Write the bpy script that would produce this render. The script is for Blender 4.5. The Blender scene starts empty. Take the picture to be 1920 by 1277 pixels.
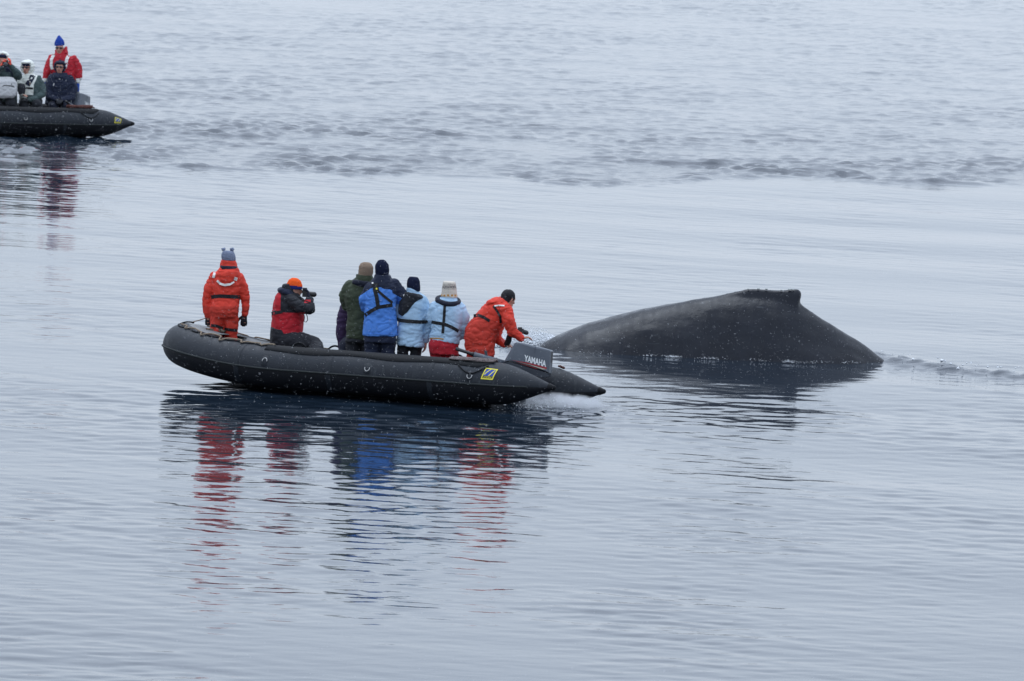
import bpy, math, random
import numpy as np
from mathutils import Vector, Matrix, noise
from mathutils.bvhtree import BVHTree

# ------------------------------------------------------------------ camera, sky, light, exposure
sc = bpy.context.scene
C = sc.collection
H_CAM = 9.2
F_PX = 16060.0                      # focal length in photograph pixels (1920 wide): a 300 mm lens
PITCH = math.atan((638.5 + 570) / F_PX)
ROLL = math.radians(2.5)
cam_d = bpy.data.cameras.new('camera')
cam = bpy.data.objects.new('camera', cam_d)
C.objects.link(cam)
cam_d.sensor_width = 36.0
cam_d.lens = F_PX / 1920 * 36.0
cam_d.clip_start = 1.0
cam_d.clip_end = 20000.0
_f = Vector((0, math.cos(PITCH), -math.sin(PITCH)))
_u = Vector((0, math.sin(PITCH), math.cos(PITCH)))
_r = Vector((1, 0, 0))
RIGHT = _r * math.cos(ROLL) + _u * math.sin(ROLL)
UPV = -_r * math.sin(ROLL) + _u * math.cos(ROLL)
FWD = _f
CAM = Vector((0, 0, H_CAM))
cam.matrix_world = Matrix(((RIGHT.x, UPV.x, -FWD.x, CAM.x), (RIGHT.y, UPV.y, -FWD.y, CAM.y),
                           (RIGHT.z, UPV.z, -FWD.z, CAM.z), (0, 0, 0, 1)))
sc.camera = cam
cam_d.dof.use_dof = True; cam_d.dof.focus_distance = 112.5; cam_d.dof.aperture_fstop = 9.0     # long lens, focused on boat and whale

SUN_EL, SUN_AZ = math.radians(66), math.radians(335)
w = bpy.data.worlds.new('World'); sc.world = w; w.use_nodes = True
nt = w.node_tree; nt.nodes.clear()
N = nt.nodes.new
out = N('ShaderNodeOutputWorld'); bg = N('ShaderNodeBackground')
sky = N('ShaderNodeTexSky'); sky.sky_type = 'NISHITA'; sky.sun_disc = False
sky.sun_elevation = SUN_EL; sky.sun_rotation = SUN_AZ
skys = N('ShaderNodeMix'); skys.data_type = 'RGBA'; skys.blend_type = 'MULTIPLY'; skys.inputs[0].default_value = 1
skys.inputs[7].default_value = (0.018, 0.018, 0.018, 1)
nt.links.new(sky.outputs[0], skys.inputs[6])
# an even snow-cloud deck: brighter overhead than at the horizon, the same all round
tc = N('ShaderNodeTexCoord'); sep = N('ShaderNodeSeparateXYZ')
nt.links.new(tc.outputs['Generated'], sep.inputs[0])
mr = N('ShaderNodeMapRange'); mr.inputs[1].default_value = 0; mr.inputs[2].default_value = 1
mr.inputs[3].default_value = 0.86; mr.inputs[4].default_value = 1.45
nt.links.new(sep.outputs[2], mr.inputs[0])
nz = N('ShaderNodeTexNoise'); nz.inputs['Scale'].default_value = 3.0; nz.inputs['Detail'].default_value = 4
nt.links.new(tc.outputs['Generated'], nz.inputs[0])
nr = N('ShaderNodeMapRange'); nr.inputs[3].default_value = 0.9; nr.inputs[4].default_value = 1.1
nt.links.new(nz.outputs[0], nr.inputs[0])
mm = N('ShaderNodeMath'); mm.operation = 'MULTIPLY'
nt.links.new(mr.outputs[0], mm.inputs[0]); nt.links.new(nr.outputs[0], mm.inputs[1])
cl = N('ShaderNodeMix'); cl.data_type = 'RGBA'; cl.blend_type = 'MULTIPLY'; cl.inputs[0].default_value = 1
cl.inputs[6].default_value = (0.785, 0.885, 1.05, 1)
nt.links.new(mm.outputs[0], cl.inputs[7])
ad = N('ShaderNodeMix'); ad.data_type = 'RGBA'; ad.blend_type = 'ADD'; ad.inputs[0].default_value = 1
nt.links.new(cl.outputs[2], ad.inputs[6]); nt.links.new(skys.outputs[2], ad.inputs[7])
nt.links.new(ad.outputs[2], bg.inputs[0]); bg.inputs[1].default_value = 1.0
nt.links.new(bg.outputs[0], out.inputs[0])

sun_d = bpy.data.lights.new('sun', 'SUN'); sun_d.energy = 0.85; sun_d.angle = math.radians(35); sun_d.color = (0.84, 0.91, 1.0)
sun = bpy.data.objects.new('sun', sun_d); C.objects.link(sun)
sd = Vector((math.sin(SUN_AZ) * math.cos(SUN_EL), math.cos(SUN_AZ) * math.cos(SUN_EL), math.sin(SUN_EL)))
sun.rotation_euler = sd.to_track_quat('Z', 'Y').to_euler()
sc.view_settings.view_transform = 'Standard'; sc.view_settings.look = 'None'
sc.view_settings.exposure = 0.0; sc.view_settings.gamma = 1.0
sc.render.engine = 'CYCLES'
sc.cycles.use_denoising = True
sc.cycles.max_bounces = 6; sc.cycles.volume_bounces = 2
sc.cycles.sample_clamp_indirect = 6

# ------------------------------------------------------------------ helpers
rng = random.Random(7)
def ray(px, py):
    return (RIGHT * ((px - 960) / F_PX) + UPV * ((638.5 - py) / F_PX) + FWD)
def at_y(px, py, Y):                # point on a pixel's line of sight at distance Y
    d = ray(px, py); return CAM + d * ((Y - CAM.y) / d.y)
def at_z(px, py, z=0.0):            # point on a pixel's line of sight at height z (0 = the water)
    d = ray(px, py); return CAM + d * ((z - CAM.z) / d.z)
def project(p):
    v = p - CAM; k = v.dot(FWD)
    return 960 + F_PX * v.dot(RIGHT) / k, 638.5 - F_PX * v.dot(UPV) / k

_mats = {}
def mat(name, col, rough=0.6, bump=0.0, bscale=30.0, var=0.0, vscale=6.0, spec=0.4, metal=0.0, sheen=0.0, coat=0.0):
    if name in _mats: return _mats[name]
    m = bpy.data.materials.new(name); m.use_nodes = True
    t = m.node_tree; b = t.nodes['Principled BSDF']
    b.inputs['Base Color'].default_value = (*col, 1); b.inputs['Roughness'].default_value = rough
    b.inputs['Specular IOR Level'].default_value = spec; b.inputs['Metallic'].default_value = metal
    if sheen: b.inputs['Sheen Weight'].default_value = sheen
    if coat: b.inputs['Coat Weight'].default_value = coat; b.inputs['Coat Roughness'].default_value = 0.15
    tcn = t.nodes.new('ShaderNodeTexCoord')
    if var:
        n = t.nodes.new('ShaderNodeTexNoise'); n.inputs['Scale'].default_value = vscale; n.inputs['Detail'].default_value = 6
        n.inputs['Roughness'].default_value = 0.65
        t.links.new(tcn.outputs['Object'], n.inputs[0])
        r = t.nodes.new('ShaderNodeMapRange'); r.inputs[1].default_value = 0.25; r.inputs[2].default_value = 0.75
        r.inputs[3].default_value = 1 - var; r.inputs[4].default_value = 1 + var
        t.links.new(n.outputs[0], r.inputs[0])
        x = t.nodes.new('ShaderNodeMix'); x.data_type = 'RGBA'; x.blend_type = 'MULTIPLY'; x.inputs[0].default_value = 1
        x.inputs[6].default_value = (*col, 1); t.links.new(r.outputs[0], x.inputs[7])
        t.links.new(x.outputs[2], b.inputs['Base Color'])
    if bump:
        n = t.nodes.new('ShaderNodeTexNoise'); n.inputs['Scale'].default_value = bscale; n.inputs['Detail'].default_value = 5
        t.links.new(tcn.outputs['Object'], n.inputs[0])
        bp = t.nodes.new('ShaderNodeBump'); bp.inputs['Strength'].default_value = bump; bp.inputs['Distance'].default_value = 0.02
        t.links.new(n.outputs[0], bp.inputs['Height']); t.links.new(bp.outputs[0], b.inputs['Normal'])
    _mats[name] = m; return m

def cloth(name, col, var=0.16):
    return mat(name, col, rough=0.75, bump=0.35, bscale=22, var=var, vscale=9, spec=0.3, sheen=0.05)

def tag(o, label=None, cat=None, group=None, kind=None):
    if label: o['label'] = label
    if cat: o['category'] = cat
    if group: o['group'] = group
    if kind: o['kind'] = kind
    return o

class MB:
    """collects closed shapes as plain vertex / face lists"""
    def __init__(s): s.v = []; s.f = []; s.m = []
    def add(s, vs, fs, m=0):
        o = len(s.v); s.v += [Vector(p) for p in vs]
        s.f += [tuple(i + o for i in f) for f in fs]; s.m += [m] * len(fs)
    def rings(s, rings, cap=True, m=0, closed=False):
        n = len(rings[0]); vs = [p for r in rings for p in r]; fs = []
        K = len(rings)
        for i in range(K if closed else K - 1):
            a = i * n; b = ((i + 1) % K) * n
            for j in range(n):
                k = (j + 1) % n; fs.append((a + j, a + k, b + k, b + j))
        if cap and not closed:
            fs.append(tuple(reversed(range(n)))); fs.append(tuple((K - 1) * n + j for j in range(n)))
        s.add(vs, fs, m)
    def capsule(s, p, q, r1, r2, n=12, m=0):
        p = Vector(p); q = Vector(q); d = q - p
        if d.length < 1e-5: d = Vector((0, 0, 1e-4))
        d = d.normalized(); a = d.orthogonal().normalized(); b = d.cross(a)
        rs = []
        for t in (-80, -50, -20): rs.append((p + d * r1 * math.sin(math.radians(t)), r1 * math.cos(math.radians(t))))
        rs += [(p, r1), (q, r2)]
        for t in (20, 50, 80): rs.append((q + d * r2 * math.sin(math.radians(t)), r2 * math.cos(math.radians(t))))
        s.rings([[c + (a * math.cos(2 * math.pi * j / n) + b * math.sin(2 * math.pi * j / n)) * r for j in range(n)] for c, r in rs], m=m)
    def chain(s, js, k=1.0, n=12):
        for (p, r), (q, t) in zip(js, js[1:]): s.capsule(p, q, r * k, t * k, n)
    def ell(s, c, a, b, u, n=16, k=9, m=0):
        c = Vector(c); rs = []
        for i in range(k):
            t = math.radians(-82 + 164 * i / (k - 1)); rs.append([c + u * math.sin(t) + (a * math.cos(2 * math.pi * j / n) + b * math.sin(2 * math.pi * j / n)) * math.cos(t) for j in range(n)])
        s.rings(rs, m=m)
    def box(s, c, a, b, d, m=0):
        c = Vector(c); a = Vector(a); b = Vector(b); d = Vector(d)
        vs = [c + a * i + b * j + d * k for k in (-1, 1) for j in (-1, 1) for i in (-1, 1)]
        s.add(vs, [(0, 2, 3, 1), (4, 5, 7, 6), (0, 1, 5, 4), (2, 6, 7, 3), (0, 4, 6, 2), (1, 3, 7, 5)], m)
    def tube(s, pts, r, n=8, m=0, closed=False):
        pts = [Vector(p) for p in pts]; rs = []; up = None; K = len(pts)
        for i, p in enumerate(pts):
            if closed: d = pts[(i + 1) % K] - pts[i - 1]
            else: d = pts[min(i + 1, K - 1)] - pts[max(i - 1, 0)]
            d = d.normalized()
            a = d.orthogonal() if up is None else up - d * up.dot(d)
            if a.length < 1e-4: a = d.orthogonal()
            a = a.normalized(); up = a; b = d.cross(a); rr = r[i] if isinstance(r, (list, tuple)) else r
            rs.append([p + (a * math.cos(2 * math.pi * j / n) + b * math.sin(2 * math.pi * j / n)) * rr for j in range(n)])
        s.rings(rs, m=m, closed=closed)
    def mesh(s, name, origin=None):
        o = Vector(origin) if origin is not None else Vector()
        me = bpy.data.meshes.new(name); me.from_pydata([v - o for v in s.v], [], s.f)
        me.polygons.foreach_set('material_index', s.m); me.update(); return me

def link(name, me, mats, parent=None, smooth=True, loc=None):
    if not isinstance(mats, (list, tuple)): mats = [mats]
    if not me.materials:
        for m in mats: me.materials.append(m)
    if smooth: me.polygons.foreach_set('use_smooth', [True] * len(me.polygons))
    o = bpy.data.objects.new(name, me); C.objects.link(o)
    if parent: o.parent = parent
    if loc is not None: o.location = loc
    return o
def obj(name, mb, mats, parent=None, smooth=True, origin=None, place=False):
    o = link(name, mb.mesh(name, origin), mats, parent, smooth)
    if place and origin is not None: o.location = origin
    return o
def flat_smooth(o, ang=40):
    me = o.data; me.polygons.foreach_set('use_smooth', [True] * len(me.polygons))
    me.set_sharp_from_angle(angle=math.radians(ang))

WORK = bpy.data.scenes.new('work')      # a bench scene for meshing, removed at the end
def remesh(mb, voxel=0.014, smooth=4, wrinkle=0.0, freq=(5.5, 5.5, 10), seed=0.0, origin=None):
    """one continuous skin round overlapping closed shapes"""
    me = mb.mesh('tmp'); o = bpy.data.objects.new('tmp', me); WORK.collection.objects.link(o)
    r = o.modifiers.new('r', 'REMESH'); r.mode = 'VOXEL'; r.voxel_size = voxel; r.use_smooth_shade = True
    if smooth:
        k = o.modifiers.new('s', 'SMOOTH'); k.factor = 0.5; k.iterations = smooth
    with bpy.context.temp_override(scene=WORK, view_layer=WORK.view_layers[0]):
        dg = bpy.context.evaluated_depsgraph_get()
        res = bpy.data.meshes.new_from_object(o.evaluated_get(dg))
    bpy.data.objects.remove(o); bpy.data.meshes.remove(me)
    n = len(res.vertices); co = np.empty(n * 3, 'f'); res.vertices.foreach_get('co', co); co = co.reshape(-1, 3)
    if wrinkle:
        no = np.empty(n * 3, 'f'); res.vertices.foreach_get('normal', no); no = no.reshape(-1, 3)
        for i in range(n):
            p = co[i]
            q = Vector((p[0] * freq[0] + seed, (p[1]-100) * freq[1], p[2] * freq[2]))
            w2 = noise.noise_vector(q * 0.5) * 1.2
            h = noise.noise(q + w2) + 0.5 * noise.noise(q * 2.3 + w2)
            g = noise.noise(q * 0.45 + Vector((3.1, 0, 7)))
            h = 0.55 - 1.9 * max(0.0, 0.32 - abs(h)) * 1.9 + g * 0.9      # narrow creases between soft puffs
            co[i] = p + no[i] * (wrinkle * 1.05 * h)
    if origin is not None: co = co - np.array(origin, 'f')
    res.vertices.foreach_set('co', co.ravel()); res.update()
    return res

def bvh_of(objs):
    vs = []; fs = []
    for o in objs:
        k = len(vs); off = o.parent.location if o.parent else Vector()
        off = off + o.location
        vs += [v.co + off for v in o.data.vertices]; fs += [tuple(i + k for i in p.vertices) for p in o.data.polygons]
    return BVHTree.FromPolygons(vs, fs)

# ------------------------------------------------------------------ materials
M = {}
M['orange'] = mat('orange_suit_cloth', (0.70, 0.054, 0.032), 0.7, 0.4, 20, 0.16, 7, 0.3)
M['orange_worn'] = mat('worn_orange_suit_cloth', (0.56, 0.048, 0.030), 0.7, 0.4, 20, 0.35, 5, 0.3)  # darker, blotchier orange for the lower part of the suits
M['black_cloth'] = cloth('black_cloth', (0.018, 0.02, 0.026))
M['navy'] = cloth('navy_cloth', (0.012, 0.018, 0.042))
M['navy_dark'] = cloth('dark_navy_cloth', (0.010, 0.013, 0.028))
M['blue'] = cloth('blue_cloth', (0.075, 0.23, 0.66), 0.08)
M['light_blue'] = cloth('light_blue_cloth', (0.40, 0.58, 0.76), 0.08)
M['green'] = cloth('olive_cloth', (0.042, 0.055, 0.032), 0.25)
M['purple'] = cloth('purple_cloth', (0.035, 0.018, 0.06))
M['red'] = cloth('red_cloth', (0.50, 0.018, 0.03))
M['bright_red'] = cloth('bright_red_cloth', (0.45, 0.017, 0.03))
M['white'] = cloth('white_cloth', (0.78, 0.80, 0.74), 0.05)
M['offwhite'] = cloth('pale_grey_cloth', (0.62, 0.62, 0.62), 0.08)
M['grey_green'] = cloth('grey_green_cloth', (0.055, 0.085, 0.085), 0.2)
M['grey_wool'] = mat('grey_wool', (0.20, 0.23, 0.32), 0.9, 0.8, 60, 0.15, 30, 0.1)
M['tan_wool'] = mat('tan_wool', (0.26, 0.19, 0.14), 0.9, 0.8, 60, 0.15, 30, 0.1)
M['navy_wool'] = mat('navy_wool', (0.012, 0.016, 0.04), 0.9, 0.8, 60, 0.2, 30, 0.1)
M['cream_wool'] = mat('cream_wool', (0.68, 0.62, 0.54), 0.9, 0.8, 60, 0.12, 30, 0.1)
M['dark_wool'] = mat('dark_pattern_wool', (0.06, 0.06, 0.07), 0.9, 0.6, 60, 0.3, 60, 0.1)
M['blue_wool'] = mat('blue_wool', (0.022, 0.06, 0.32), 0.9, 0.6, 60, 0.15, 30, 0.1)
M['orange_wool'] = mat('orange_wool', (0.85, 0.11, 0.02), 0.85, 0.5, 60, 0.1, 30, 0.1)
M['blue_band'] = mat('dark_blue_band', (0.02, 0.03, 0.16), 0.85, 0.3, 60, 0.1, 30, 0.1)
M['ochre'] = mat('ochre_band', (0.5, 0.25, 0.06), 0.85, 0.3, 60, 0.3, 60, 0.1)
M['skin'] = mat('skin', (0.52, 0.26, 0.19), 0.5, 0.1, 40, 0.08, 12, 0.4)
M['hair'] = mat('black_knit', (0.010, 0.010, 0.014), 0.7, 0.8, 50, 0.3, 40, 0.3)
M['glove_blue'] = cloth('blue_glove', (0.03, 0.10, 0.46))
M['glove_red'] = cloth('orange_red_glove', (0.80, 0.09, 0.05))
M['web'] = mat('black_webbing', (0.016, 0.017, 0.02), 0.7, 0.3, 80, 0.2, 40, 0.3)
M['tape'] = mat('reflective_tape', (0.80, 0.80, 0.76), 0.4, 0.1, 60, 0.06, 20, 0.5)
M['plastic'] = mat('black_plastic', (0.012, 0.012, 0.014), 0.35, 0.0, 1, 0.1, 20, 0.5)
M['lens'] = mat('camera_lens_glass', (0.01, 0.012, 0.02), 0.05, spec=0.8)
M['shades'] = mat('sunglass_lens', (0.01, 0.01, 0.012), 0.1, spec=0.7)
def rubber():
    m = mat('grey_black_rubber_fabric', (0.014, 0.018, 0.025), 0.5, 0.3, 70, 0.3, 3.5, 0.32); t = m.node_tree; b = t.nodes['Principled BSDF']
    tcn = t.nodes.new('ShaderNodeTexCoord'); src = b.inputs['Base Color'].links[0].from_socket
    mp = t.nodes.new('ShaderNodeMapping'); mp.inputs['Scale'].default_value = (5, 2.2, 1.4); t.links.new(tcn.outputs['Object'], mp.inputs[0])
    n = t.nodes.new('ShaderNodeTexNoise'); n.inputs['Scale'].default_value = 3; n.inputs['Detail'].default_value = 9; n.inputs['Roughness'].default_value = .75; t.links.new(mp.outputs[0], n.inputs[0])
    r = t.nodes.new('ShaderNodeMapRange'); r.inputs[1].default_value = .54; r.inputs[2].default_value = .8; r.inputs[4].default_value = .8; t.links.new(n.outputs[0], r.inputs[0])
    x = t.nodes.new('ShaderNodeMix'); x.data_type = 'RGBA'; x.inputs[7].default_value = (.085, .095, .10, 1); t.links.new(r.outputs[0], x.inputs[0]); t.links.new(src, x.inputs[6]); t.links.new(x.outputs[2], b.inputs['Base Color'])
    q = t.nodes.new('ShaderNodeMapRange'); q.inputs[1].default_value = .35; q.inputs[2].default_value = .65; q.inputs[3].default_value = .36; q.inputs[4].default_value = .68; t.links.new(n.outputs[0], q.inputs[0]); t.links.new(q.outputs[0], b.inputs['Roughness'])
    return m
M['rubber'] = rubber()
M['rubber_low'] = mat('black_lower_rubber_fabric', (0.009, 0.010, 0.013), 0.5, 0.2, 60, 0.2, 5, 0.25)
M['rubber_black'] = mat('black_rubber', (0.007, 0.008, 0.010), 0.65, 0.2, 50, 0.2, 9, 0.2)
M['strake'] = mat('rubbing_strake', (0.022, 0.027, 0.028), 0.65, 0.2, 50, 0.3, 14, 0.3)
M['wood'] = mat('painted_plywood', (0.022, 0.024, 0.028), 0.6, 0.2, 30, 0.2, 8, 0.3)
M['liner'] = mat('pale_grey_inner_fabric', (0.24, 0.25, 0.25), 0.7, 0.3, 40, 0.2, 8, 0.3)
M['rope'] = mat('tan_rope', (0.30, 0.24, 0.18), 0.9, 0.8, 120, 0.3, 60, 0.2)
M['rope_mix'] = mat('flecked_rope', (0.20, 0.165, 0.16), 0.9, 0.8, 120, 0.95, 45, 0.2)
M['rope_red'] = mat('red_flecked_rope', (0.14, 0.06, 0.05), 0.9, 0.8, 120, 0.8, 40, 0.2)
M['steel'] = mat('galvanised_steel', (0.55, 0.55, 0.54), 0.35, 0.1, 60, 0.1, 30, 0.5, 0.7)
M['cowl'] = mat('blue_grey_cowl_paint', (0.085, 0.10, 0.125), 0.38, 0.03, 60, 0.07, 6, 0.5)
M['cowl_dark'] = mat('dark_engine_casing', (0.035, 0.042, 0.055), 0.4, 0.05, 60, 0.1, 6, 0.5)
M['yellow'] = mat('yellow_print', (0.85, 0.75, 0.06), 0.5, var=0.05)
M['logo_blue'] = mat('blue_print', (0.02, 0.07, 0.38), 0.5, var=0.05)
M['logo_black'] = mat('black_print', (0.015, 0.015, 0.02), 0.5)
M['letter'] = mat('white_lettering', (0.8, 0.82, 0.82), 0.45)
M['stripe_red'] = mat('red_stripe', (0.36, 0.02, 0.03), 0.45)
M['stripe_pale'] = mat('pale_stripe', (0.55, 0.50, 0.40), 0.45)

# ------------------------------------------------------------------ boat frames
class Frame:
    """boat coordinates: u forward from the stern cone tips, v to port, w up from the water line"""
    def __init__(s, yaw, roll, trim, anchor_px, local):
        F = Vector((-math.cos(yaw), math.sin(yaw), 0)); P = Vector((-math.sin(yaw), -math.cos(yaw), 0)); Z = Vector((0, 0, 1))
        F2 = F * math.cos(trim) + Z * math.sin(trim); Z2 = Z * math.cos(trim) - F * math.sin(trim)
        P2 = P * math.cos(roll) + Z2 * math.sin(roll); Z3 = Z2 * math.cos(roll) - P * math.sin(roll)
        s.F, s.P, s.Z = F2, P2, Z3
        loc = Vector(local); off = F2 * loc.x + P2 * loc.y + Z3 * loc.z
        a = at_z(anchor_px[0], anchor_px[1], off.z)
        s.O = a - off; s.O.z = 0
    def __call__(s, u, v, w): return s.O + s.F * u + s.P * v + s.Z * w
    def matrix(s):
        return Matrix(((s.F.x, s.P.x, s.Z.x, s.O.x), (s.F.y, s.P.y, s.Z.y, s.O.y), (s.F.z, s.P.z, s.Z.z, s.O.z), (0, 0, 0, 1)))
    def find(s, px, v, w):           # the u at which a point of the boat stands at picture column px
        lo, hi = -1.0, 8.0
        for _ in range(40):
            m = (lo + hi) / 2
            if project(s(m, v, w))[0] > px: lo = m
            else: hi = m
        return lo
NB = Frame(math.radians(22.5), math.radians(4.9), math.radians(-0.2), (1037, 727), (0, .87, .27))
FB = Frame(math.radians(-28), math.radians(0.5), math.radians(0.3), (249, 232), (0, .87, .27))
FLOOR = 0.12

# ------------------------------------------------------------------ water
def seg_dist(X, Y, pts):
    d = np.full(X.shape, 1e9, 'f'); par = np.zeros(X.shape, 'f'); acc = 0
    for a, b in zip(pts, pts[1:]):
        ab = b - a; L = ab.length
        t = np.clip(((X - a.x) * ab.x + (Y - a.y) * ab.y) / (L * L), 0, 1)
        e = np.hypot(X - a.x - t * ab.x, Y - a.y - t * ab.y); k = e < d
        d = np.where(k, e, d); par = np.where(k, acc + t * L, par); acc += L
    return d, par
whale_wake = [at_z(*p) for p in ((1560, 672), (1640, 670), (1720, 682), (1800, 694), (1860, 700), (1960, 708), (2080, 716))]
edge_px = [(-500, 300), (0, 306), (100, 311), (230, 313), (360, 321), (520, 328), (700, 335), (950, 342), (1100, 352), (1200, 345), (1320, 334), (1500, 336), (1650, 343), (1820, 348), (1920, 354), (2400, 372)]
edge_w = [at_z(*p) for p in edge_px]
ridge2 = [at_z(*p) for p in ((150, 243), (420, 241), (560, 248), (740, 250), (900, 256), (1040, 262), (1250, 268))]
ridge3 = [at_z(*p) for p in ((1180, 303), (1300, 308), (1420, 316), (1560, 326), (1700, 340), (1830, 345))]

def build_water():
    cols, rows = 570, 1560
    r = np.random.RandomState(3)
    ys_d = np.exp(np.linspace(math.log(73.0), math.log(300.0), rows))
    ys = np.concatenate([[-3000, -500, -60, 0, 30, 50, 62, 69], ys_d, [301, 304, 310, 320, 340, 380, 450, 640, 1000, 2000, 4000, 9000]])
    t_d = np.linspace(-1, 1, cols)
    ext = np.array([1.05, 1.15, 1.4, 2, 4, 10, 40, 200, 900.])
    ts = np.concatenate([-ext[::-1], t_d, ext])
    T, Y = np.meshgrid(ts, ys); T = T.astype('f'); Y = Y.astype('f')
    X = T * (0.078 * np.clip(Y, 62, 500) + 0.6)
    dY = np.abs(np.gradient(ys)).astype('f')[:, None] * np.ones_like(T)
    fade = np.clip(1 - (np.abs(T) - 1) / 0.4, 0, 1) * np.clip((Y - 55) / 15, 0, 1) * np.clip((440 - Y) / 120, 0, 1)
    ex = np.array([p.x for p in edge_w]); ey = np.array([p.y for p in edge_w])
    bound = np.interp(X, ex, ey).astype('f')

    def spectrum(lmin, lmax, n, th0, spread, rms, seed, pw=0.0, stretch=1.0):
        rr = np.random.RandomState(seed); h = np.zeros_like(X)
        lam = np.exp(rr.uniform(math.log(lmin), math.log(lmax), n)); th = th0 + rr.normal(0, spread, n); ph = rr.uniform(0, 6.283, n)
        wgt = lam ** pw; wgt = wgt / math.sqrt((wgt ** 2).mean())
        for l, a, p, g in zip(lam, th, ph, wgt):
            k = 2 * math.pi / l; kx, ky = k * math.sin(a) * stretch, k * math.cos(a)
            sl = rms * math.sqrt(2.0 / n) * g
            att = np.exp(-((abs(ky) * dY) / 5.0) ** 4)
            h += (sl / k) * att * np.sin(kx * X + ky * Y + p)
        return h
    def lownoise(lam, seed, n=24):
        rr = np.random.RandomState(seed); h = np.zeros_like(X)
        for i in range(n):
            l = lam * math.exp(rr.normal(0, 0.45)); a = rr.uniform(0, 6.283); k = 2 * math.pi / l
            h += np.sin(k * math.sin(a) * X * 1.6 + k * math.cos(a) * Y * .55 + rr.uniform(0, 6.283))
        return h / math.sqrt(n / 2)
    warp = lownoise(9, 5) * 0.35
    side = Y + warp * 2.0 - bound
    chop = 1 / (1 + np.exp(-np.clip(side / 0.45, -30, 30)))
    # far boat's broad wake just beyond the edge is the roughest, then plain wind ripple
    tx = np.clip((X + 4) / 8, 0, 1)
    wakez = np.exp(-np.clip(side, 0, None) / (26 - 14 * tx)) * chop
    patch = np.clip(0.75 + 0.65 * lownoise(6, 9), 0.05, 2.0)
    patch2 = np.clip(0.9 + 0.2 * lownoise(12, 19), 0.4, 1.5)
    d2, _ = seg_dist(X, Y, ridge2); d3, _ = seg_dist(X, Y, ridge3)
    rid = np.exp(-(d2 / 1.6) ** 2) * 0.8 + np.exp(-(d3 / 1.1) ** 2) * 1.0
    A = math.radians(22)
    calm = spectrum(1.0, 3.5, 40, A, 0.35, 0.008, 11) + spectrum(0.20, 0.78, 110, A * .6, 0.66, 0.025, 12)
    near = np.clip((118 - Y) / 12, 0, 1); farb = FB(1.5, 1.5, 0); nfb = np.exp(-((Y - farb.y + 8) / 16) ** 2 - ((X - farb.x) / 6) ** 2)
    wc0 = at_z(1380, 690); bc0 = NB(2.7, 2.2, 0)
    loc_ = 1.1 * np.exp(-((X - wc0.x) / 3.2) ** 2 - ((Y - wc0.y + .6) / 2.2) ** 2) + .5 * np.exp(-((X - bc0.x) / 3.4) ** 2 - ((Y - bc0.y) / 2.5) ** 2)
    calm = calm * (0.72 + 0.56 * near + 1.3 * nfb + loc_)
    calm_patch = np.clip(0.95 + 0.35 * lownoise(8, 29), 0.35, 1.7)
    rough = spectrum(0.24, 0.85, 180, 0.08, 0.9, 0.15, 13, 0.0, 0.85) + spectrum(1.2, 4.0, 20, 0.1, 0.6, 0.018, 14)
    rs = float(np.std(rough[8:1200])) ; q_ = np.tanh(rough / rs / 2.4) * 2.4; rough = rs * (q_ + 0.33 * (q_ * q_ - 1))     # peaked crests, flat troughs
    swell = spectrum(6, 16, 12, 0.3, 0.5, 0.006, 15)
    h = calm * calm_patch * (1 - 0.6 * chop) + rough * chop * (0.58 * patch2 + 0.9 * wakez * patch + 0.75 * rid) + swell
    # thin broken crests running along the wakes
    ln = lownoise(7.0, 41); de, _ = seg_dist(X, Y + warp * 1.2, [p + Vector((0, .8, 0)) for p in edge_w])
    for dd, wd, hh_ in ((d2 + .5 * warp, .36, .055), (d3, .32, .065), (de, .28, .036)):
        h += hh_ * np.exp(-(dd / wd) ** 2) * np.clip(.35 + .75 * ln, 0, 1.5)
    # turbulent trail behind the whale
    dw, pw_ = seg_dist(X, Y, whale_wake)
    core = np.exp(-(dw / 0.42) ** 2); wid = np.exp(-(dw / 0.9) ** 2)
    turb = spectrum(0.16, 0.6, 60, 0.4, 1.2, 0.5, 21)
    h += core * (0.065 + turb * 0.38) + wid * turb * 0.08
    # water heaped along the whale, and the churn under the stern cones
    wc = at_z(1380, 672); dwh = np.hypot((X - wc.x) / 2.6, (Y - wc.y) / 1.6)
    ringw = np.exp(-((dwh - 1.0) / 0.28) ** 2)
    h += ringw * (turb * 0.10)
    bs = NB(0.1, -0.1, 0); dbs = np.hypot((X - bs.x) / 1.0, (Y - bs.y) / 1.4)
    h += np.exp(-dbs ** 2) * turb * 0.25
    fr = FB(0.2, 0, 0); dfr = np.hypot((X - fr.x) / 3.0, (Y - fr.y) / 2.5)
    h += np.exp(-dfr ** 2) * rough * 0.35
    h *= fade
    Z = h
    R, K = X.shape
    co = np.stack([X, Y, Z], -1).reshape(-1, 3).astype('f')
    idx = np.arange(R * K, dtype=np.int32).reshape(R, K)
    q = np.stack([idx[:-1, :-1], idx[:-1, 1:], idx[1:, 1:], idx[1:, :-1]], -1).reshape(-1, 4)
    me = bpy.data.meshes.new('water')
    me.vertices.add(R * K); me.vertices.foreach_set('co', co.ravel())
    me.loops.add(q.size); me.loops.foreach_set('vertex_index', q.ravel())
    me.polygons.add(len(q)); me.polygons.foreach_set('loop_start', np.arange(0, q.size, 4, dtype=np.int32))
    me.polygons.foreach_set('use_smooth', np.ones(len(q), bool))
    me.update()
    at = me.attributes.new('chop', 'FLOAT', 'POINT')
    cv = np.clip(chop * (0.45 + 0.5 * wakez) + core * 0.8, 0, 1).astype('f'); at.data.foreach_set('value', cv.ravel())
    m = bpy.data.materials.new('sea_water'); m.use_nodes = True; t = m.node_tree; b = t.nodes['Principled BSDF']
    b.inputs['Base Color'].default_value = (0.012, 0.022, 0.036, 1)
    b.inputs['IOR'].default_value = 1.333
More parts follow.
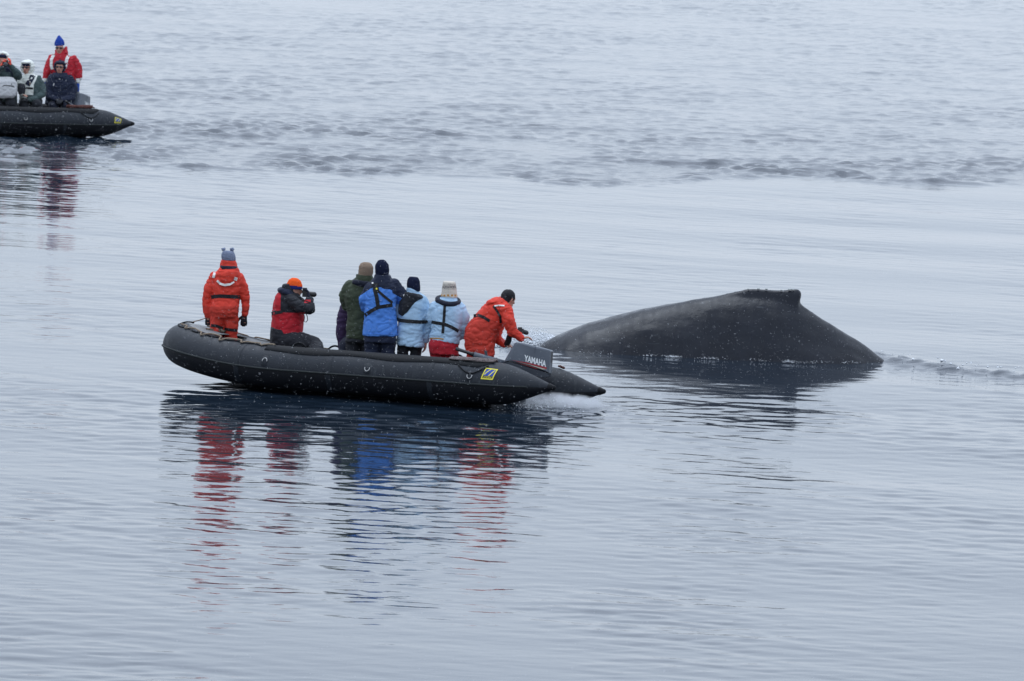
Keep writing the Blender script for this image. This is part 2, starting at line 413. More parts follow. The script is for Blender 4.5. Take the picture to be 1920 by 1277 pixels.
    b.inputs['Specular IOR Level'].default_value = 0.5
    an = t.nodes.new('ShaderNodeAttribute'); an.attribute_name = 'chop'
    ro = t.nodes.new('ShaderNodeMapRange'); ro.inputs[3].default_value = 0.03; ro.inputs[4].default_value = 0.06
    t.links.new(an.outputs['Fac'], ro.inputs[0]); t.links.new(ro.outputs[0], b.inputs['Roughness'])
    geo = t.nodes.new('ShaderNodeNewGeometry')
    mp = t.nodes.new('ShaderNodeMapping'); mp.inputs['Scale'].default_value = (1.0, 1.8, 1); mp.inputs['Rotation'].default_value = (0, 0, 0.35)
    t.links.new(geo.outputs['Position'], mp.inputs[0])
    n = t.nodes.new('ShaderNodeTexNoise'); n.inputs['Scale'].default_value = 5.0; n.inputs['Detail'].default_value = 3
    t.links.new(mp.outputs[0], n.inputs[0])
    st = t.nodes.new('ShaderNodeMapRange'); st.inputs[3].default_value = 0.10; st.inputs[4].default_value = 0.6
    t.links.new(an.outputs['Fac'], st.inputs[0])
    bp = t.nodes.new('ShaderNodeBump'); bp.inputs['Distance'].default_value = 0.02
    t.links.new(st.outputs[0], bp.inputs['Strength']); t.links.new(n.outputs[0], bp.inputs['Height'])
    t.links.new(bp.outputs[0], b.inputs['Normal'])
    me.materials.append(m)
    o = bpy.data.objects.new('water', me); C.objects.link(o)
    tag(o, 'grey blue sea, calm near the whale and rippled beyond', 'water', kind='structure')
build_water()

# ------------------------------------------------------------------ inflatable boat
def boat_line(sgn, n=26):
    pts = []
    for k, u in enumerate((0.0, 0.02, 0.06, 0.3, 0.5, 0.64, 0.75, 0.86, 1.15)):
        r = (0.012, 0.035, 0.052, 0.148, 0.222, 0.258, 0.273, 0.278, 0.279)[k]
        pts.append((Vector((u, .87 * sgn, .27)), r))
    for i in range(1, 9): pts.append((Vector((1.15 + 2.5 * i / 8, .87 * sgn, .27)), 0.279))
    for i in range(1, n + 1):
        a = math.radians(90) * i / n
        u = 3.65 + 1.93 * math.sin(a) ** 1.0; v = .87 * max(math.cos(a), 0) ** 0.72
        pts.append((Vector((u, v * sgn, .27 + .225 * math.sin(a) ** 2.2)), 0.279 - 0.012 * math.sin(a)))
    return pts
def boat_frames():
    P = boat_line(1); S = boat_line(-1)[::-1][1:]
    L = P + S; out = []
    for i, (p, r) in enumerate(L):
        d = (L[min(i + 1, len(L) - 1)][0] - L[max(i - 1, 0)][0]).normalized()
        o = d.cross(Vector((0, 0, 1))); o.normalize()     # inboard/outboard sideways direction
        if i == len(P) - 1: o = Vector((1, 0, 0))
        elif o.dot(Vector((max(p.x - 3.4, 0.0001), p.y, 0))) < 0: o = -o
        out.append((p, r, d, o, Vector((0, 0, 1)) - d * d.z))
    return out, len(P)
BF, NP = boat_frames()
def on_tube(i, ang, lift=0.0):
    p, r, d, o, up = BF[i]; up = up.normalized(); a = math.radians(ang)
    return p + (o * math.cos(a) + up * math.sin(a)) * (r + lift)
def along(u, sgn=1):                                        # fractional ring index for a straight-section u
    best = min(range(NP), key=lambda i: abs(BF[i][0].x - u)); return best if sgn > 0 else len(BF) - 1 - best
def tube_pt(u, sgn, ang, lift=0.0):
    """point on the tube surface interpolated at any u; ang 0 outboard, 90 up"""
    idx = [i for i in range(NP)]
    for i in range(NP - 1):
        a, b = BF[i][0].x, BF[i + 1][0].x
        if a <= u <= b + 1e-9:
            t = (u - a) / max(b - a, 1e-9); q = on_tube(i, ang, lift).lerp(on_tube(i + 1, ang, lift), t); break
    else: q = on_tube(NP - 1, ang, lift)
    return q if sgn > 0 else Vector((q.x, -q.y, q.z))

def make_boat(label, fr, plate_u=0.90, plate_a=9.0):
    root = bpy.data.objects.new('inflatable_boat', None); C.objects.link(root)
    root.matrix_world = fr.matrix(); tag(root, label, 'boat', 'black inflatable boats watching the whale')
    # tube
    n = 36; mb = MB(); rings = []
    for i, (p, r, d, o, up) in enumerate(BF):
        rings.append([on_tube(i, 360 * j / n - 180 - 7) for j in range(n)])
    # keep ring orientation continuous over the bow: o points outboard on both sides
    vs = [p for r in rings for p in r]; fs = []; ms = []
    for i in range(len(rings) - 1):
        for j in range(n):
            k = (j + 1) % n; fs.append((i * n + j, i * n + k, (i + 1) * n + k, (i + 1) * n + j))
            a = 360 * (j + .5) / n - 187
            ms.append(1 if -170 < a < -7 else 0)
    fs.append(tuple(range(n))); ms.append(0); L = (len(rings) - 1) * n; fs.append(tuple(L + j for j in range(n))); ms.append(0)
    mb.add(vs, fs); mb.m = ms
    import bmesh
    me = mb.mesh('buoyancy_tube'); bm = bmesh.new(); bm.from_mesh(me); bmesh.ops.recalc_face_normals(bm, faces=bm.faces); bm.to_mesh(me); bm.free()
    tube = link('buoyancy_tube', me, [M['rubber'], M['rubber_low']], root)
    for s in (1, -1):                                       # tip cap of each cone
        mb = MB(); mb.capsule((-0.005, .87 * s, .27), (0.05, .87 * s, .27), 0.034, 0.056); obj('cone_cap', mb, M['rubber_black'], tube)
    for i, u in enumerate((1.62, 3.05, 4.35)):              # glued seams between the air chambers
        for s in (1, -1):
            a = [[tube_pt(u + du, s, ang, li) for ang in range(-172, 188, 8)] for du, li in ((-.035, .0005), (-.033, .0025), (.033, .0025), (.035, .0005))]
            mb = MB(); vs = [p for r in a for p in r]; k = len(a[0])
            mb.add(vs, [(i2 * k + j, i2 * k + (j + 1) % k, (i2 + 1) * k + (j + 1) % k, (i2 + 1) * k + j) for i2 in range(3) for j in range(k)])
            obj('seam_tape', mb, M['rubber'], tube)
    # rubbing strake all round
    mb = MB(); mb.tube([on_tube(i, -6, 0.006) for i in range(3, len(BF) - 3)], 0.013, 8); obj('rubbing_strake', mb, M['strake'], root)
    # black wear strip on the top of each side
    for s in (1, -1):
        us = [0.82 + 3.2 * i / 40 for i in range(41)]; mb = MB(); g = []
        for u in us:
            lo = 46 + 4 * math.sin(u * 5.1) + (22 * max(0, 1 - (u - .82) / .14))
            g.append([tube_pt(u, s, lo, 0.0), tube_pt(u, s, lo + 1, 0.011), tube_pt(u, s, 75, 0.014), tube_pt(u, s, 100, 0.014), tube_pt(u, s, 128, 0.011), tube_pt(u, s, 129, 0.0)])
        k = 6; mb.add([p for r in g for p in r], [(i * k + j, i * k + j + 1, (i + 1) * k + j + 1, (i + 1) * k + j) for i in range(40) for j in range(5)])
        obj('wear_strip', mb, M['rubber_black'], root)
    # hull skin: a shallow vee between the tubes, rising to the bow
    mb = MB(); g = []
    for i in range(31):
        t = i / 30; u = 0.95 + 4.45 * t
        keel = -0.20 + 0.62 * max(0, (t - .62) / .38) ** 1.7
        c = tube_pt(min(u, 5.6), 1, -120)
        hv = max(c.y, 0.02); hw = c.z
        keel = min(keel, hw - 0.01)
        top = hw + 0.10
        g.append([Vector((u, hv + .05, top)), Vector((u, hv, hw - .02)), Vector((u, hv * .5, (hw + keel) / 2 - .03)), Vector((u, 0, keel)), Vector((u, -hv * .5, (hw + keel) / 2 - .03)), Vector((u, -hv, hw - .02)), Vector((u, -hv - .05, top))])
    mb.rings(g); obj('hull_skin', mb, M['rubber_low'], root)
    # floor boards
    for k in range(4):
        u0 = 0.97 + k * 0.92; mb = MB(); mb.box((u0 + .455, 0, FLOOR - .012), (.452, 0, 0), (0, .62, 0), (0, 0, .012)); obj('floor_board', mb, M['wood'], root, False)
    # transom with corner knees
    mb = MB(); mb.box((0.95, 0, .20), (.022, 0, 0), (0, .66, 0), (0, 0, .24)); tr = obj('transom', mb, M['wood'], root, False)
    for s in (1, -1):
        mb = MB(); mb.box((1.02, .52 * s, .24), (.06, 0, 0), (0, .02, 0), (0, 0, .14)); obj('knee', mb, M['steel'], tr, False)
    # bow apron in pale fabric, and the pale inner face of the tubes
    mb = MB(); g = []
    for i in range(13):
        t = i / 12; u = 5.0 + .50 * t; c = tube_pt(u, 1, 104)
        y = max(c.y + .03, 0.05); g.append([Vector((u, y * q, c.z - .004 + .035 * (1 - q * q))) for q in (1, .6, .2, -.2, -.6, -1)] )
    k = 6; vs = [p for r in g for p in r]; fs = [(i * k + j, i * k + j + 1, (i + 1) * k + j + 1, (i + 1) * k + j) for i in range(12) for j in range(5)]
    mb.add(vs, fs); ap = obj('bow_apron', mb, M['liner'], root)
    sol = ap.modifiers.new('thick', 'SOLIDIFY'); sol.thickness = 0.01
    for s in (1, -1):
        us = [2.9 + 2.3 * i / 30 for i in range(31)]; g = [[tube_pt(u, s, a, 0.004) for a in (112, 130, 150, 170)] for u in us]
        mb = MB(); mb.add([p for r in g for p in r], [(i * 4 + j, i * 4 + j + 1, (i + 1) * 4 + j + 1, (i + 1) * 4 + j) for i in range(30) for j in range(3)])
        obj('inner_lining', mb, M['liner'], root)
    # D-rings with their patches
    for s in (1, -1):
        for u in (1.06, 2.50, 3.95):
            c = tube_pt(u, s, 15, 0.012); up = (tube_pt(u, s, 33, 0.012) - tube_pt(u, s, -3, 0.012)).normalized(); fw = Vector((1, 0, 0))
            mb = MB(); sg = -1 if u < 3.5 else 1
            arc = [c + fw * .033 * math.cos(t) + up * sg * .036 * math.sin(t) for t in [math.pi * k / 12 for k in range(13)]]
            mb.tube([arc[0] - up * sg * .012] + arc + [arc[-1] - up * sg * .012], 0.0048, 8); dr = obj('d_ring', mb, M['steel'], root)
            g = []; mb = MB(); cc = tube_pt(u, s, 15, 0.0); no = (c - cc).normalized()
            for rr, li in ((.075, .001), (.072, .004), (.0, .006)):
                g.append([cc + no * (li - rr * rr * 1.7) + (fw * math.cos(t) + up * math.sin(t)) * max(rr, .002) for t in [2 * math.pi * k / 20 for k in range(20)]])
            mb.rings(g); obj('patch', mb, M['rubber'], dr)
    # grab handles standing on the tubes
    for s, us in ((1, (3.6,)), (-1, (2.1, 3.86))):
        for u in us:
            mb = MB(); a = tube_pt(u - .1, s, 88, .005); b = tube_pt(u + .1, s, 88, .005)
            mb.tube([a.lerp(b, t) + Vector((0, 0, .075 * math.sin(math.pi * t) ** .7 * .75)) for t in [k / 12 for k in range(13)]], .013, 8); obj('grab_handle', mb, M['rubber_black'], root)
    # hanging loop of black line beside the stern D-ring
    mb = MB(); mb.tube([tube_pt(1.26 - .42 * t, 1, 46 - 26 * math.sin(math.pi * t) + 4 * t, .012) for t in [k / 16 for k in range(17)]], .009, 6); obj('safety_line', mb, M['rubber_black'], root)
    # lacing rope over the bow quarter
    for s in (1, -1):
        mb = MB(); pts = []
        for k in range(61):
            t = k / 60; u = 3.95 + 1.55 * t; ph = (t * 5) % 1
            ang = 84 - 22 * math.exp(-((ph - .5) / .13) ** 2) + 6 * math.sin(t * 23)
            pts.append(tube_pt(u, s, ang, .016))
        mb.tube(pts, .011, 6); obj('lacing_rope', mb, M['rope'], root)
        mb = MB(); mb.tube([tube_pt(3.9 + 1.72 * k / 40, s, 72 + 3 * math.sin(k), .008) for k in range(41)], .008, 6); obj('black_line', mb, M['rubber_black'], root)
    mb = MB(); pts = [Vector((5.16 + .11 * math.sin(k * .9), .22 * math.sin(k * 1.7), tube_pt(5.16, 1, 104).z + .045 + .012 * math.sin(k * 2.3))) for k in range(22)]
    sm = []
    for a, b in zip(pts, pts[1:]): sm += [a.lerp(b, t) for t in (0, .33, .66)]
    mb.tube(sm, .011, 6); obj('bow_rope', mb, M['rope'], root)
    # painter looped over the stem
    i0 = NP - 1; mb = MB(); pts = [on_tube(i0, a, .014 + .02 * max(0, math.sin(math.radians(a + 60)))) for a in range(100, -80, -8)]; mb.tube(pts, .011, 6); obj('painter', mb, M['rubber_black'], root)
    mb = MB(); c = on_tube(i0, 95, .01)
    mb.tube([c, c + Vector((.0, -.02, .02)), c + Vector((-.06, -.10, .05)), c + Vector((-.12, -.2, .09)), c + Vector((-.1, -.2, .03))], .007, 6); obj('rope_end', mb, M['rope'], root)
    ri = MB(); c = on_tube(i0, -62, .02); ri.tube([c + Vector((0, math.cos(t) * .035, math.sin(t) * .035)) for t in [2 * math.pi * k / 14 for k in range(14)]], .006, 6, closed=True); obj('stem_ring', ri, M['steel'], root)
    # maker's plate on the port quarter: a leaning panel that follows the tube
    def plate(name, cells, mt, lift, par):
        mb = MB()
        for (x0, y0, x1, y1, sh0, sh1) in cells:
            nn = 6; g = []
            for i in range(nn + 1):
                yy = y0 + (y1 - y0) * i / nn; a0 = x0 + sh0 * (i / nn); a1 = x1 + sh1 * (i / nn)
                g.append((a0, a1, yy))
            vs = []
            for a0, a1, yy in g:
                for xx in (a0, a1):
                    vs.append(tube_pt(PU - (xx + .22 * yy), 1, PA + math.degrees(yy / .279), lift))
            mb.add(vs, [(2 * i, 2 * i + 1, 2 * i + 3, 2 * i + 2) for i in range(nn)])
        return obj(name, mb, mt, par)
    PU, PA = plate_u, plate_a
    W_, H_ = .165, .165; e = .014
    pl = plate('maker_plate', [(0, 0, W_, H_, 0, 0)], M['logo_black'], .0025, root)
    plate('border', [(0, 0, W_, e, 0, 0), (0, H_ - e, W_, H_, 0, 0), (0, e, e, H_ - e, 0, 0), (W_ - e, e, W_, H_ - e, 0, 0)], M['yellow'], .005, pl)
    plate('blue_panel', [(e + .004, .048, W_ - e - .004, H_ - e - .004, 0, 0)], M['logo_blue'], .0037, pl)
    plate('yellow_bar', [(e + .002, .062, e + .016, H_ - e, .055, .055), (.082, .046, .096, H_ - e - .012, .05, .05)], M['yellow'], .0052, pl)
    tx = text_mesh('ZODIAC', .036)
    for v in tx.vertices:
        x, y = v.co.x, v.co.y
        v.co = tube_pt(PU - (.022 + x * .92 + .22 * (y + .018)), 1, PA + math.degrees((y + .018) / .279), .0056)
    link('lettering', tx, M['yellow'], pl, False)
    return root
def text_mesh(s, size, bold=0.0, shear=0.0):
    cu = bpy.data.curves.new('txt', 'FONT'); cu.body = s; cu.size = size; cu.offset = bold; cu.shear = shear
    o = bpy.data.objects.new('txt', cu); WORK.collection.objects.link(o)
    with bpy.context.temp_override(scene=WORK, view_layer=WORK.view_layers[0]):
        dg = bpy.context.evaluated_depsgraph_get(); me = bpy.data.meshes.new_from_object(o.evaluated_get(dg))
    bpy.data.objects.remove(o); return me
boat1 = make_boat('black inflatable boat with passengers mostly standing with backs turned, beside the whale', NB)

boat2 = make_boat('black inflatable boat carrying white hooded passengers on the rippled water', FB, 0.52, 4.0)

# ------------------------------------------------------------------ outboard motor (hangs on the transom)
def make_motor(fr, label, steer=0.0):
    root = bpy.data.objects.new('outboard_motor', None); C.objects.link(root)
    Mx = fr.matrix() @ Matrix.Translation((0.93, 0, 0)) @ Matrix.Rotation(steer, 4, 'Z'); root.matrix_world = Mx
    tag(root, label, 'outboard motor', 'outboard motors on the boats')
    # side profile (x forward, z up); the cowl leans back to a square rear face
    def slab(name, prof, hw, mt, par, bev=.03, taper=0.0):
        mb = MB(); n = len(prof); rings = []
        cx = sum(p[0] for p in prof) / n; cz = sum(p[1] for p in prof) / n
        for k, (y, sc_) in enumerate(((-hw, bev), (-hw + bev * .3, bev * .35), (-hw + bev, 0), (hw - bev, 0), (hw - bev * .3, bev * .35), (hw, bev))):
            ring = []
            for x, z in prof:
                d = Vector((x - cx, z - cz)); L = d.length; f = (L - sc_) / L
                ring.append(Vector((cx + d.x * f, y, cz + d.y * f)))
            rings.append(ring)
        mb.rings(rings); o = obj(name, mb, mt, par, False); flat_smooth(o, 30); return o
    top = [(.115, .56), (.0, .80), (-.03, .825), (-.10, .822), (-.30, .79), (-.475, .755), (-.49, .74), (-.49, .60), (-.49, .455), (-.40, .478), (-.2, .525), (.06, .575)]
    cowl = slab('cowl', top, .185, M['cowl'], root)
    low = [(.12, .555), (.06, .570), (-.2, .52), (-.4, .473), (-.488, .45), (-.47, .40), (-.42, .385), (.02, .47), (.10, .50)]
    slab('lower_cowl', low, .175, M['cowl_dark'], root, .02)
    def decal(name, poly, y, mt, par):
        th = .0016
        for sg in (1, -1):
            mb = MB(); mb.rings([[Vector((x, sg * y, z)) for x, z in poly], [Vector((x, sg * (y + th), z)) for x, z in poly]])
            obj(name, mb, mt, par, False)
    yy = .1855
    decal('red_stripe', [(.02, .588), (-.18, .560), (-.45, .505), (-.45, .528), (-.20, .572)], yy, M['stripe_red'], cowl)
    decal('pale_stripe', [(-.06, .574), (-.25, .536), (-.40, .497), (-.449, .503), (-.27, .538)], yy + .002, M['stripe_pale'], cowl)
    decal('thin_red_stripe', [(-.03, .570), (-.2, .528), (-.31, .500), (-.34, .499), (-.2, .534)], yy + .001, M['stripe_red'], cowl)
    tx = text_mesh('YAMAHA', .098, .0036)
    xs = [v.co.x for v in tx.vertices]; wd = max(xs)
    for v in tx.vertices:
        x, y = v.co.x, v.co.y
        xx = -.155 - x * (.285 / wd); v.co = Vector((xx, yy + .0015, .590 + y * 1.12 - (x * .285 / wd) * .20))
    link('lettering', tx, M['letter'], cowl, False)
    decal('panel_line', [(-.28, .79), (-.285, .79), (-.285, .70), (-.28, .70)], yy, M['cowl_dark'], cowl)
    mb = MB(); mb.box((-.491, 0, .66), (.002, 0, 0), (0, .11, 0), (0, 0, .07)); obj('rear_vent', mb, M['plastic'], cowl, False)
    # leg, clamp, cavitation plate, gearcase and propeller below
    slab('midsection', [(.03, .48), (-.22, .44), (-.19, .1), (-.17, -.34), (-.05, -.34), (-.02, .1)], .065, M['cowl_dark'], root, .02)
    mb = MB(); mb.box((.03, 0, .36), (.05, 0, 0), (0, .12, 0), (0, 0, .12)); mb.box((-.04, 0, .25), (.02, 0, 0), (0, .11, 0), (0, 0, .2)); obj('clamp_bracket', mb, M['cowl_dark'], root, False)
    mb = MB(); mb.box((-.2, 0, -.30), (.2, 0, 0), (0, .1, 0), (0, 0, .01)); obj('cavitation_plate', mb, M['cowl_dark'], root, False)
    mb = MB(); mb.capsule((.02, 0, -.46), (-.28, 0, -.46), .035, .045); mb.box((-.1, 0, -.40), (.07, 0, 0), (0, .02, 0), (0, 0, .1)); mb.box((-.08, 0, -.56), (.06, 0, 0), (0, .01, 0), (0, 0, .08)); obj('gearcase', mb, M['cowl_dark'], root)
    pr = MB()
    for k in range(3):
        a = 2 * math.pi * k / 3; r1 = Vector((0, math.cos(a), math.sin(a))); t1 = Vector((0, -math.sin(a), math.cos(a)))
        pr.box(Vector((-.33, 0, -.46)) + r1 * .09, r1 * .06, t1 * .04 + Vector((.025, 0, 0)), Vector((.004, 0, 0)))
    obj('propeller', pr, M['steel'], root, False)
    # tiller arm reaching forward with a dark twist grip
    a = Vector((.10, .06, .53)); b = Vector((.52, .10, .625)); c = Vector((.76, .12, .685))
    mb = MB(); mb.tube([a, a.lerp(b, .5), b], [.045, .042, .036], 8); ti = obj('tiller_arm', mb, M['cowl'], root)
    mb = MB(); mb.tube([b, b.lerp(c, .1), b.lerp(c, .15), c], [.03, .03, .021, .023], 10); obj('twist_grip', mb, M['plastic'], ti)
    mb = MB(); p = a.lerp(b, .62); mb.box(p + Vector((0, 0, .05)), (.018, 0, .0), (0, .012, 0), (.012, 0, .05)); obj('shift_lever', mb, M['cowl_dark'], ti, False)
    mb = MB(); mb.tube([a.lerp(b, .3), a.lerp(b, .33)], .049, 10); obj('arm_band', mb, M['cowl_dark'], ti)
    return root
make_motor(NB, 'grey outboard motor with white lettering beside the bending person in orange', math.radians(17))
make_motor(FB, 'grey outboard motor behind the standing person in red jacket', math.radians(44))

# ropes lying on the stern of the tubes
def rope_pile(name, fr, u0, u1, sgn, ang, mt, label, n=70, r=.0105, spread=9, seed=1, hgt=.03):
    rr = random.Random(seed); mb = MB(); pts = []
    for k in range(n):
        t = k / (n - 1); u = u0 + (u1 - u0) * (0.5 + 0.5 * math.sin(k * 1.13 + rr.uniform(-.3, .3)))
        q = tube_pt(u, sgn, ang + spread * math.sin(k * .77 + rr.uniform(-.4, .4)), .02 + hgt * rr.random())
        pts.append(fr(q.x, q.y, q.z))
    sm = []
    for i in range(len(pts) - 3):
        p0, p1, p2, p3 = pts[i:i + 4]
        for t in (0, .25, .5, .75):
            sm.append(0.5 * ((2 * p1) + (p2 - p0) * t + (2 * p0 - 5 * p1 + 4 * p2 - p3) * t * t + (3 * p1 - p0 - 3 * p2 + p3) * t ** 3))
    base = sm[0].copy(); mb.tube(sm, r, 6); o = obj(name, mb, mt, None, True, base, True)
    tag(o, label, 'rope'); return o
rope_pile('coiled_rope', NB, .80, 1.42, 1, 78, M['rope_mix'], 'flecked pale rope heaped along the tube above the yellow plate', 40, .011, 12, 4, .012)
rope_pile('coiled_rope', NB, .86, 1.02, -1, 75, M['rope_mix'], 'small grey coil of rope on the cone just behind the outboard motor', 40, seed=6, spread=14, hgt=.05)
rope_pile('rope_knot', NB, .60, .66, -1, 80, M['rope_red'], 'small reddish rope knot on the upper slope of the far stern cone', 24, seed=9, spread=8, hgt=.02)
rope_pile('coiled_rope', FB, .9, 1.45, 1, 92, M['rope_red'], 'dark reddish rope lying on the stern of the boat with white hooded passengers', 60, seed=12, hgt=.05)

# ------------------------------------------------------------------ people
class Person:
    def __init__(s, label, Y, base, seed=0, name='person'):
        s.Y = Y; s.base = Vector(base); s.seed = seed; s.label = label; s.body = MB(); s.root = None; s.parts = []; s.name = name
    def P(s, px, py, dy=0.0): return at_y(px, py, s.Y + dy)
    def J(s, js):
        out_ = []
        for j in js:
            if isinstance(j[0], Vector): out_.append((j[0], j[1]))
            else: out_.append((s.P(j[0], j[1], j[2]), j[3]))
        return out_
    def loft(s, mb, secs, k=1.0, n=24, e=2.3):
        rings = []
        for (x1, y1, x2, y2, dy, hd) in secs:
            a = s.P(x1, y1, dy); b = s.P(x2, y2, dy); c = (a + b) / 2; hv = (b - a) / 2 * k; dv = Vector((0, hd * k, 0)); ring = []
            for j in range(n):
                t = 2 * math.pi * j / n; ct, st = math.cos(t), math.sin(t)
                ring.append(c + hv * math.copysign(abs(ct) ** (2 / e), ct) + dv * math.copysign(abs(st) ** (2 / e), st))
            rings.append(ring)
        mb.rings(rings)
    def head(s, px, py, dy, look, sc_=1.0, neck_to=None, tilt=0.0):
        c = s.P(px, py, dy); L = Vector(look).normalized(); up = Vector((0, 0, 1)); up = (up - L * up.dot(L)).normalized(); sd_ = L.cross(up)
        s.hc, s.hl, s.hu, s.hs = c, L, up, sd_; b = s.body
        b.ell(c + up * .015, sd_ * .076 * sc_, L * .094 * sc_, up * .112 * sc_)
        b.ell(c + L * .03 * sc_ - up * .06 * sc_, sd_ * .056 * sc_, L * .058 * sc_, up * .06 * sc_)
        b.capsule(c + L * .088 * sc_ + up * .01, c + L * .106 * sc_ - up * .022, .010, .015)
        b.capsule(c + L * .084 * sc_ - up * .055 + sd_ * .02, c + L * .084 * sc_ - up * .055 - sd_ * .02, .008, .008)
        for q in (1, -1): b.capsule(c + sd_ * q * .076 + up * .012, c + sd_ * q * .079 - up * .02, .016, .012)
        for q in (1, -1): b.capsule(c + L * .080 + sd_ * q * .02 + up * .03, c + L * .076 + sd_ * q * .045 + up * .028, .009, .008)
        if neck_to: b.capsule(c - up * .06 - L * .01, s.P(*neck_to), .058, .07)
    def hand(s, w_, d, nrm, r=.0095, into=None, curl=.5, flip=1):
        d = Vector(d).normalized(); nrm = Vector(nrm); nrm = (nrm - d * nrm.dot(d)).normalized(); sd_ = d.cross(nrm); mb = into or s.body; w_ = Vector(w_)
        k = r / .0095
        mb.capsule(w_ - d * .02, w_ + d * .02, .026 * k ** .5, .024 * k ** .5)
        for q in (-1, 0, 1): mb.capsule(w_ + d * .02 + sd_ * q * .018, w_ + d * .088 + sd_ * q * .024, .016 * k ** .6, .014 * k ** .6)
        for q, L in zip((-1.5, -.5, .5, 1.5), (.060, .074, .070, .054)):
            a = w_ + d * .09 + sd_ * q * .021; d1 = (d + nrm * curl * .6 + sd_ * q * .05).normalized(); d2 = (d * .7 + nrm * curl * 1.4).normalized()
            b = a + d1 * L * .55; c = b + d2 * L * .5; mb.capsule(a, b, r, r * .95); mb.capsule(b, c, r * .95, r * .85)
        a = w_ + d * .03 + sd_ * flip * .028; b = a + (d * .6 + sd_ * flip * .75 + nrm * .25).normalized() * .045; c = b + (d * .9 + sd_ * flip * .25 + nrm * .3).normalized() * .035
        mb.capsule(a, b, r * 1.15, r * 1.05); mb.capsule(b, c, r * 1.05, r * .9)
    def make_body(s, voxel=.014):
        me = remesh(s.body, voxel, 2, origin=s.base); s.root = link(s.name, me, M['skin'], None, True, s.base); tag(s.root, s.label, 'person')
        return s.root
    def part(s, name, mb, mats, voxel=.014, smooth=4, wrinkle=.010, zones=None, freq=(5.5, 5.5, 10), label=None):
        me = remesh(mb, voxel, smooth, wrinkle, freq, s.seed * 7.7, s.base); o = link(name, me, mats, s.root)
        if zones:
            idx = []
            for p in me.polygons:
                wv = p.center + s.base; x, y = project(wv); idx.append(zones(x, y, wv.y - s.Y, wv))
            me.polygons.foreach_set('material_index', idx)
        if label: o['label'] = label
        return o
    def raw(s, name, mb, mats, smooth=True):
        return obj(name, mb, mats, s.root, smooth, s.base)
    def strap(s, name, pts, wpx, targets, mt, lift=.008, th=.006, side=-1, steps=5):
        """webbing laid on the clothing along a line given by picture points"""
        tree = bvh_of(targets); P2 = []
        for a, b in zip(pts, pts[1:]):
            for k in range(steps): P2.append((a[0] + (b[0] - a[0]) * k / steps, a[1] + (b[1] - a[1]) * k / steps))
        P2.append(pts[-1]); rings = []; last = None
        for i, p in enumerate(P2):
            a = P2[max(i - 1, 0)]; b = P2[min(i + 1, len(P2) - 1)]; dx, dy = b[0] - a[0], b[1] - a[1]; L = math.hypot(dx, dy) or 1
            nx, ny = -dy / L * wpx * .6, dx / L * wpx * .6; q = []
            for sg in (-1, 1):
                d = ray(p[0] + nx * sg, p[1] + ny * sg).normalized(); hit = tree.ray_cast(CAM, d)
                q.append((hit[0], d))
            if q[0][0] is None and q[1][0] is None: continue
            if q[0][0] is None or q[1][0] is None:
                g = q[0][0] or q[1][0]; yy = g.y
                q = [(at_y(p[0] + nx * sg, p[1] + ny * sg, yy), q[0][1]) for sg in (-1, 1)]
            d = q[0][1]; rings.append([q[0][0] - d * lift, q[1][0] - d * lift, q[1][0] + d * th, q[0][0] + d * th])
        if len(rings) < 2: return None
        mb = MB(); mb.rings(rings); o = obj(name, mb, mt, s.root, False, s.base); return o
    def belt(s, name, x1, y1, x2, y2, dy, hd, wpx, targets, mt, lift=.008):
        tree = bvh_of(targets); a = s.P(x1, y1, dy); b = s.P(x2, y2, dy); c = (a + b) / 2; hv = (b - a) / 2; dv = Vector((0, hd, 0)); n = 40
        wz = wpx / (F_PX / s.Y) / 2; rings = []
        for j in range(n):
            t = 2 * math.pi * j / n; o_ = hv * math.cos(t) + dv * math.sin(t); q = []
            rad = 0
            for z in (-wz, wz):
                f = c + o_ * 2.2 + Vector((0, 0, z)); h_ = tree.ray_cast(f, (c + Vector((0, 0, z)) - f).normalized())
                q.append(h_[0] if h_[0] else c + o_ + Vector((0, 0, z)))
            nrm = o_.normalized()
            rings.append([q[0] + nrm * lift, q[1] + nrm * lift, q[1] - nrm * .006, q[0] - nrm * .006])
        mb = MB(); mb.rings(rings, closed=True); return obj(name, mb, mt, s.root, False, s.base)

def foot(mb, p, d, r=.048):
    d = Vector(d).normalized(); p = Vector(p)
    mb.capsule(p + Vector((0, 0, .06)) - d * .05, p + Vector((0, 0, .05)) + d * .15, r, r * .85); mb.capsule(p + Vector((0, 0, .06)), p + Vector((0, 0, .24)), r, r * 1.1)
def deck(fr, px, v): 
    u = fr.find(px, v, FLOOR); return u, fr(u, v, FLOOR)

def standing_legs(p, fr, hips, knees, feet_v, r0=.095, r1=.07):
    """two legs from the hips down to the boat's floor; hips and knees in picture points"""
    out_ = []
    for (hx, hy, hdy), (kx, ky, kdy), v in zip(hips, knees, feet_v):
        u = fr.find(kx - 4, v, FLOOR); f = fr(u, v, FLOOR)
        hj = p.P(hx, hy, hdy); kj = p.P(kx, ky, kdy)
        out_.append([(hj, r0), (kj, r0 * .85), (Vector((f.x, f.y, f.z + .30)), r1), (Vector((f.x, f.y, f.z + .10)), r1 * .9)])
    return out_

AWAY = (0.1, 1, 0)
def add_boots(p, legs, d):
    for l in legs:
        f = l[-1][0] - Vector((0, 0, .10)); b = MB(); foot(b, f, d, .052); p.part('boot', b, M['rubber_black'], .014, 2, 0)
def body_from(p, torso, arms, legs, kt=.8, ka=.68, kl=.72):
    p.loft(p.body, torso, kt)
    for a in arms: p.body.chain(a, ka)
    for l in legs: p.body.chain(l, kl)

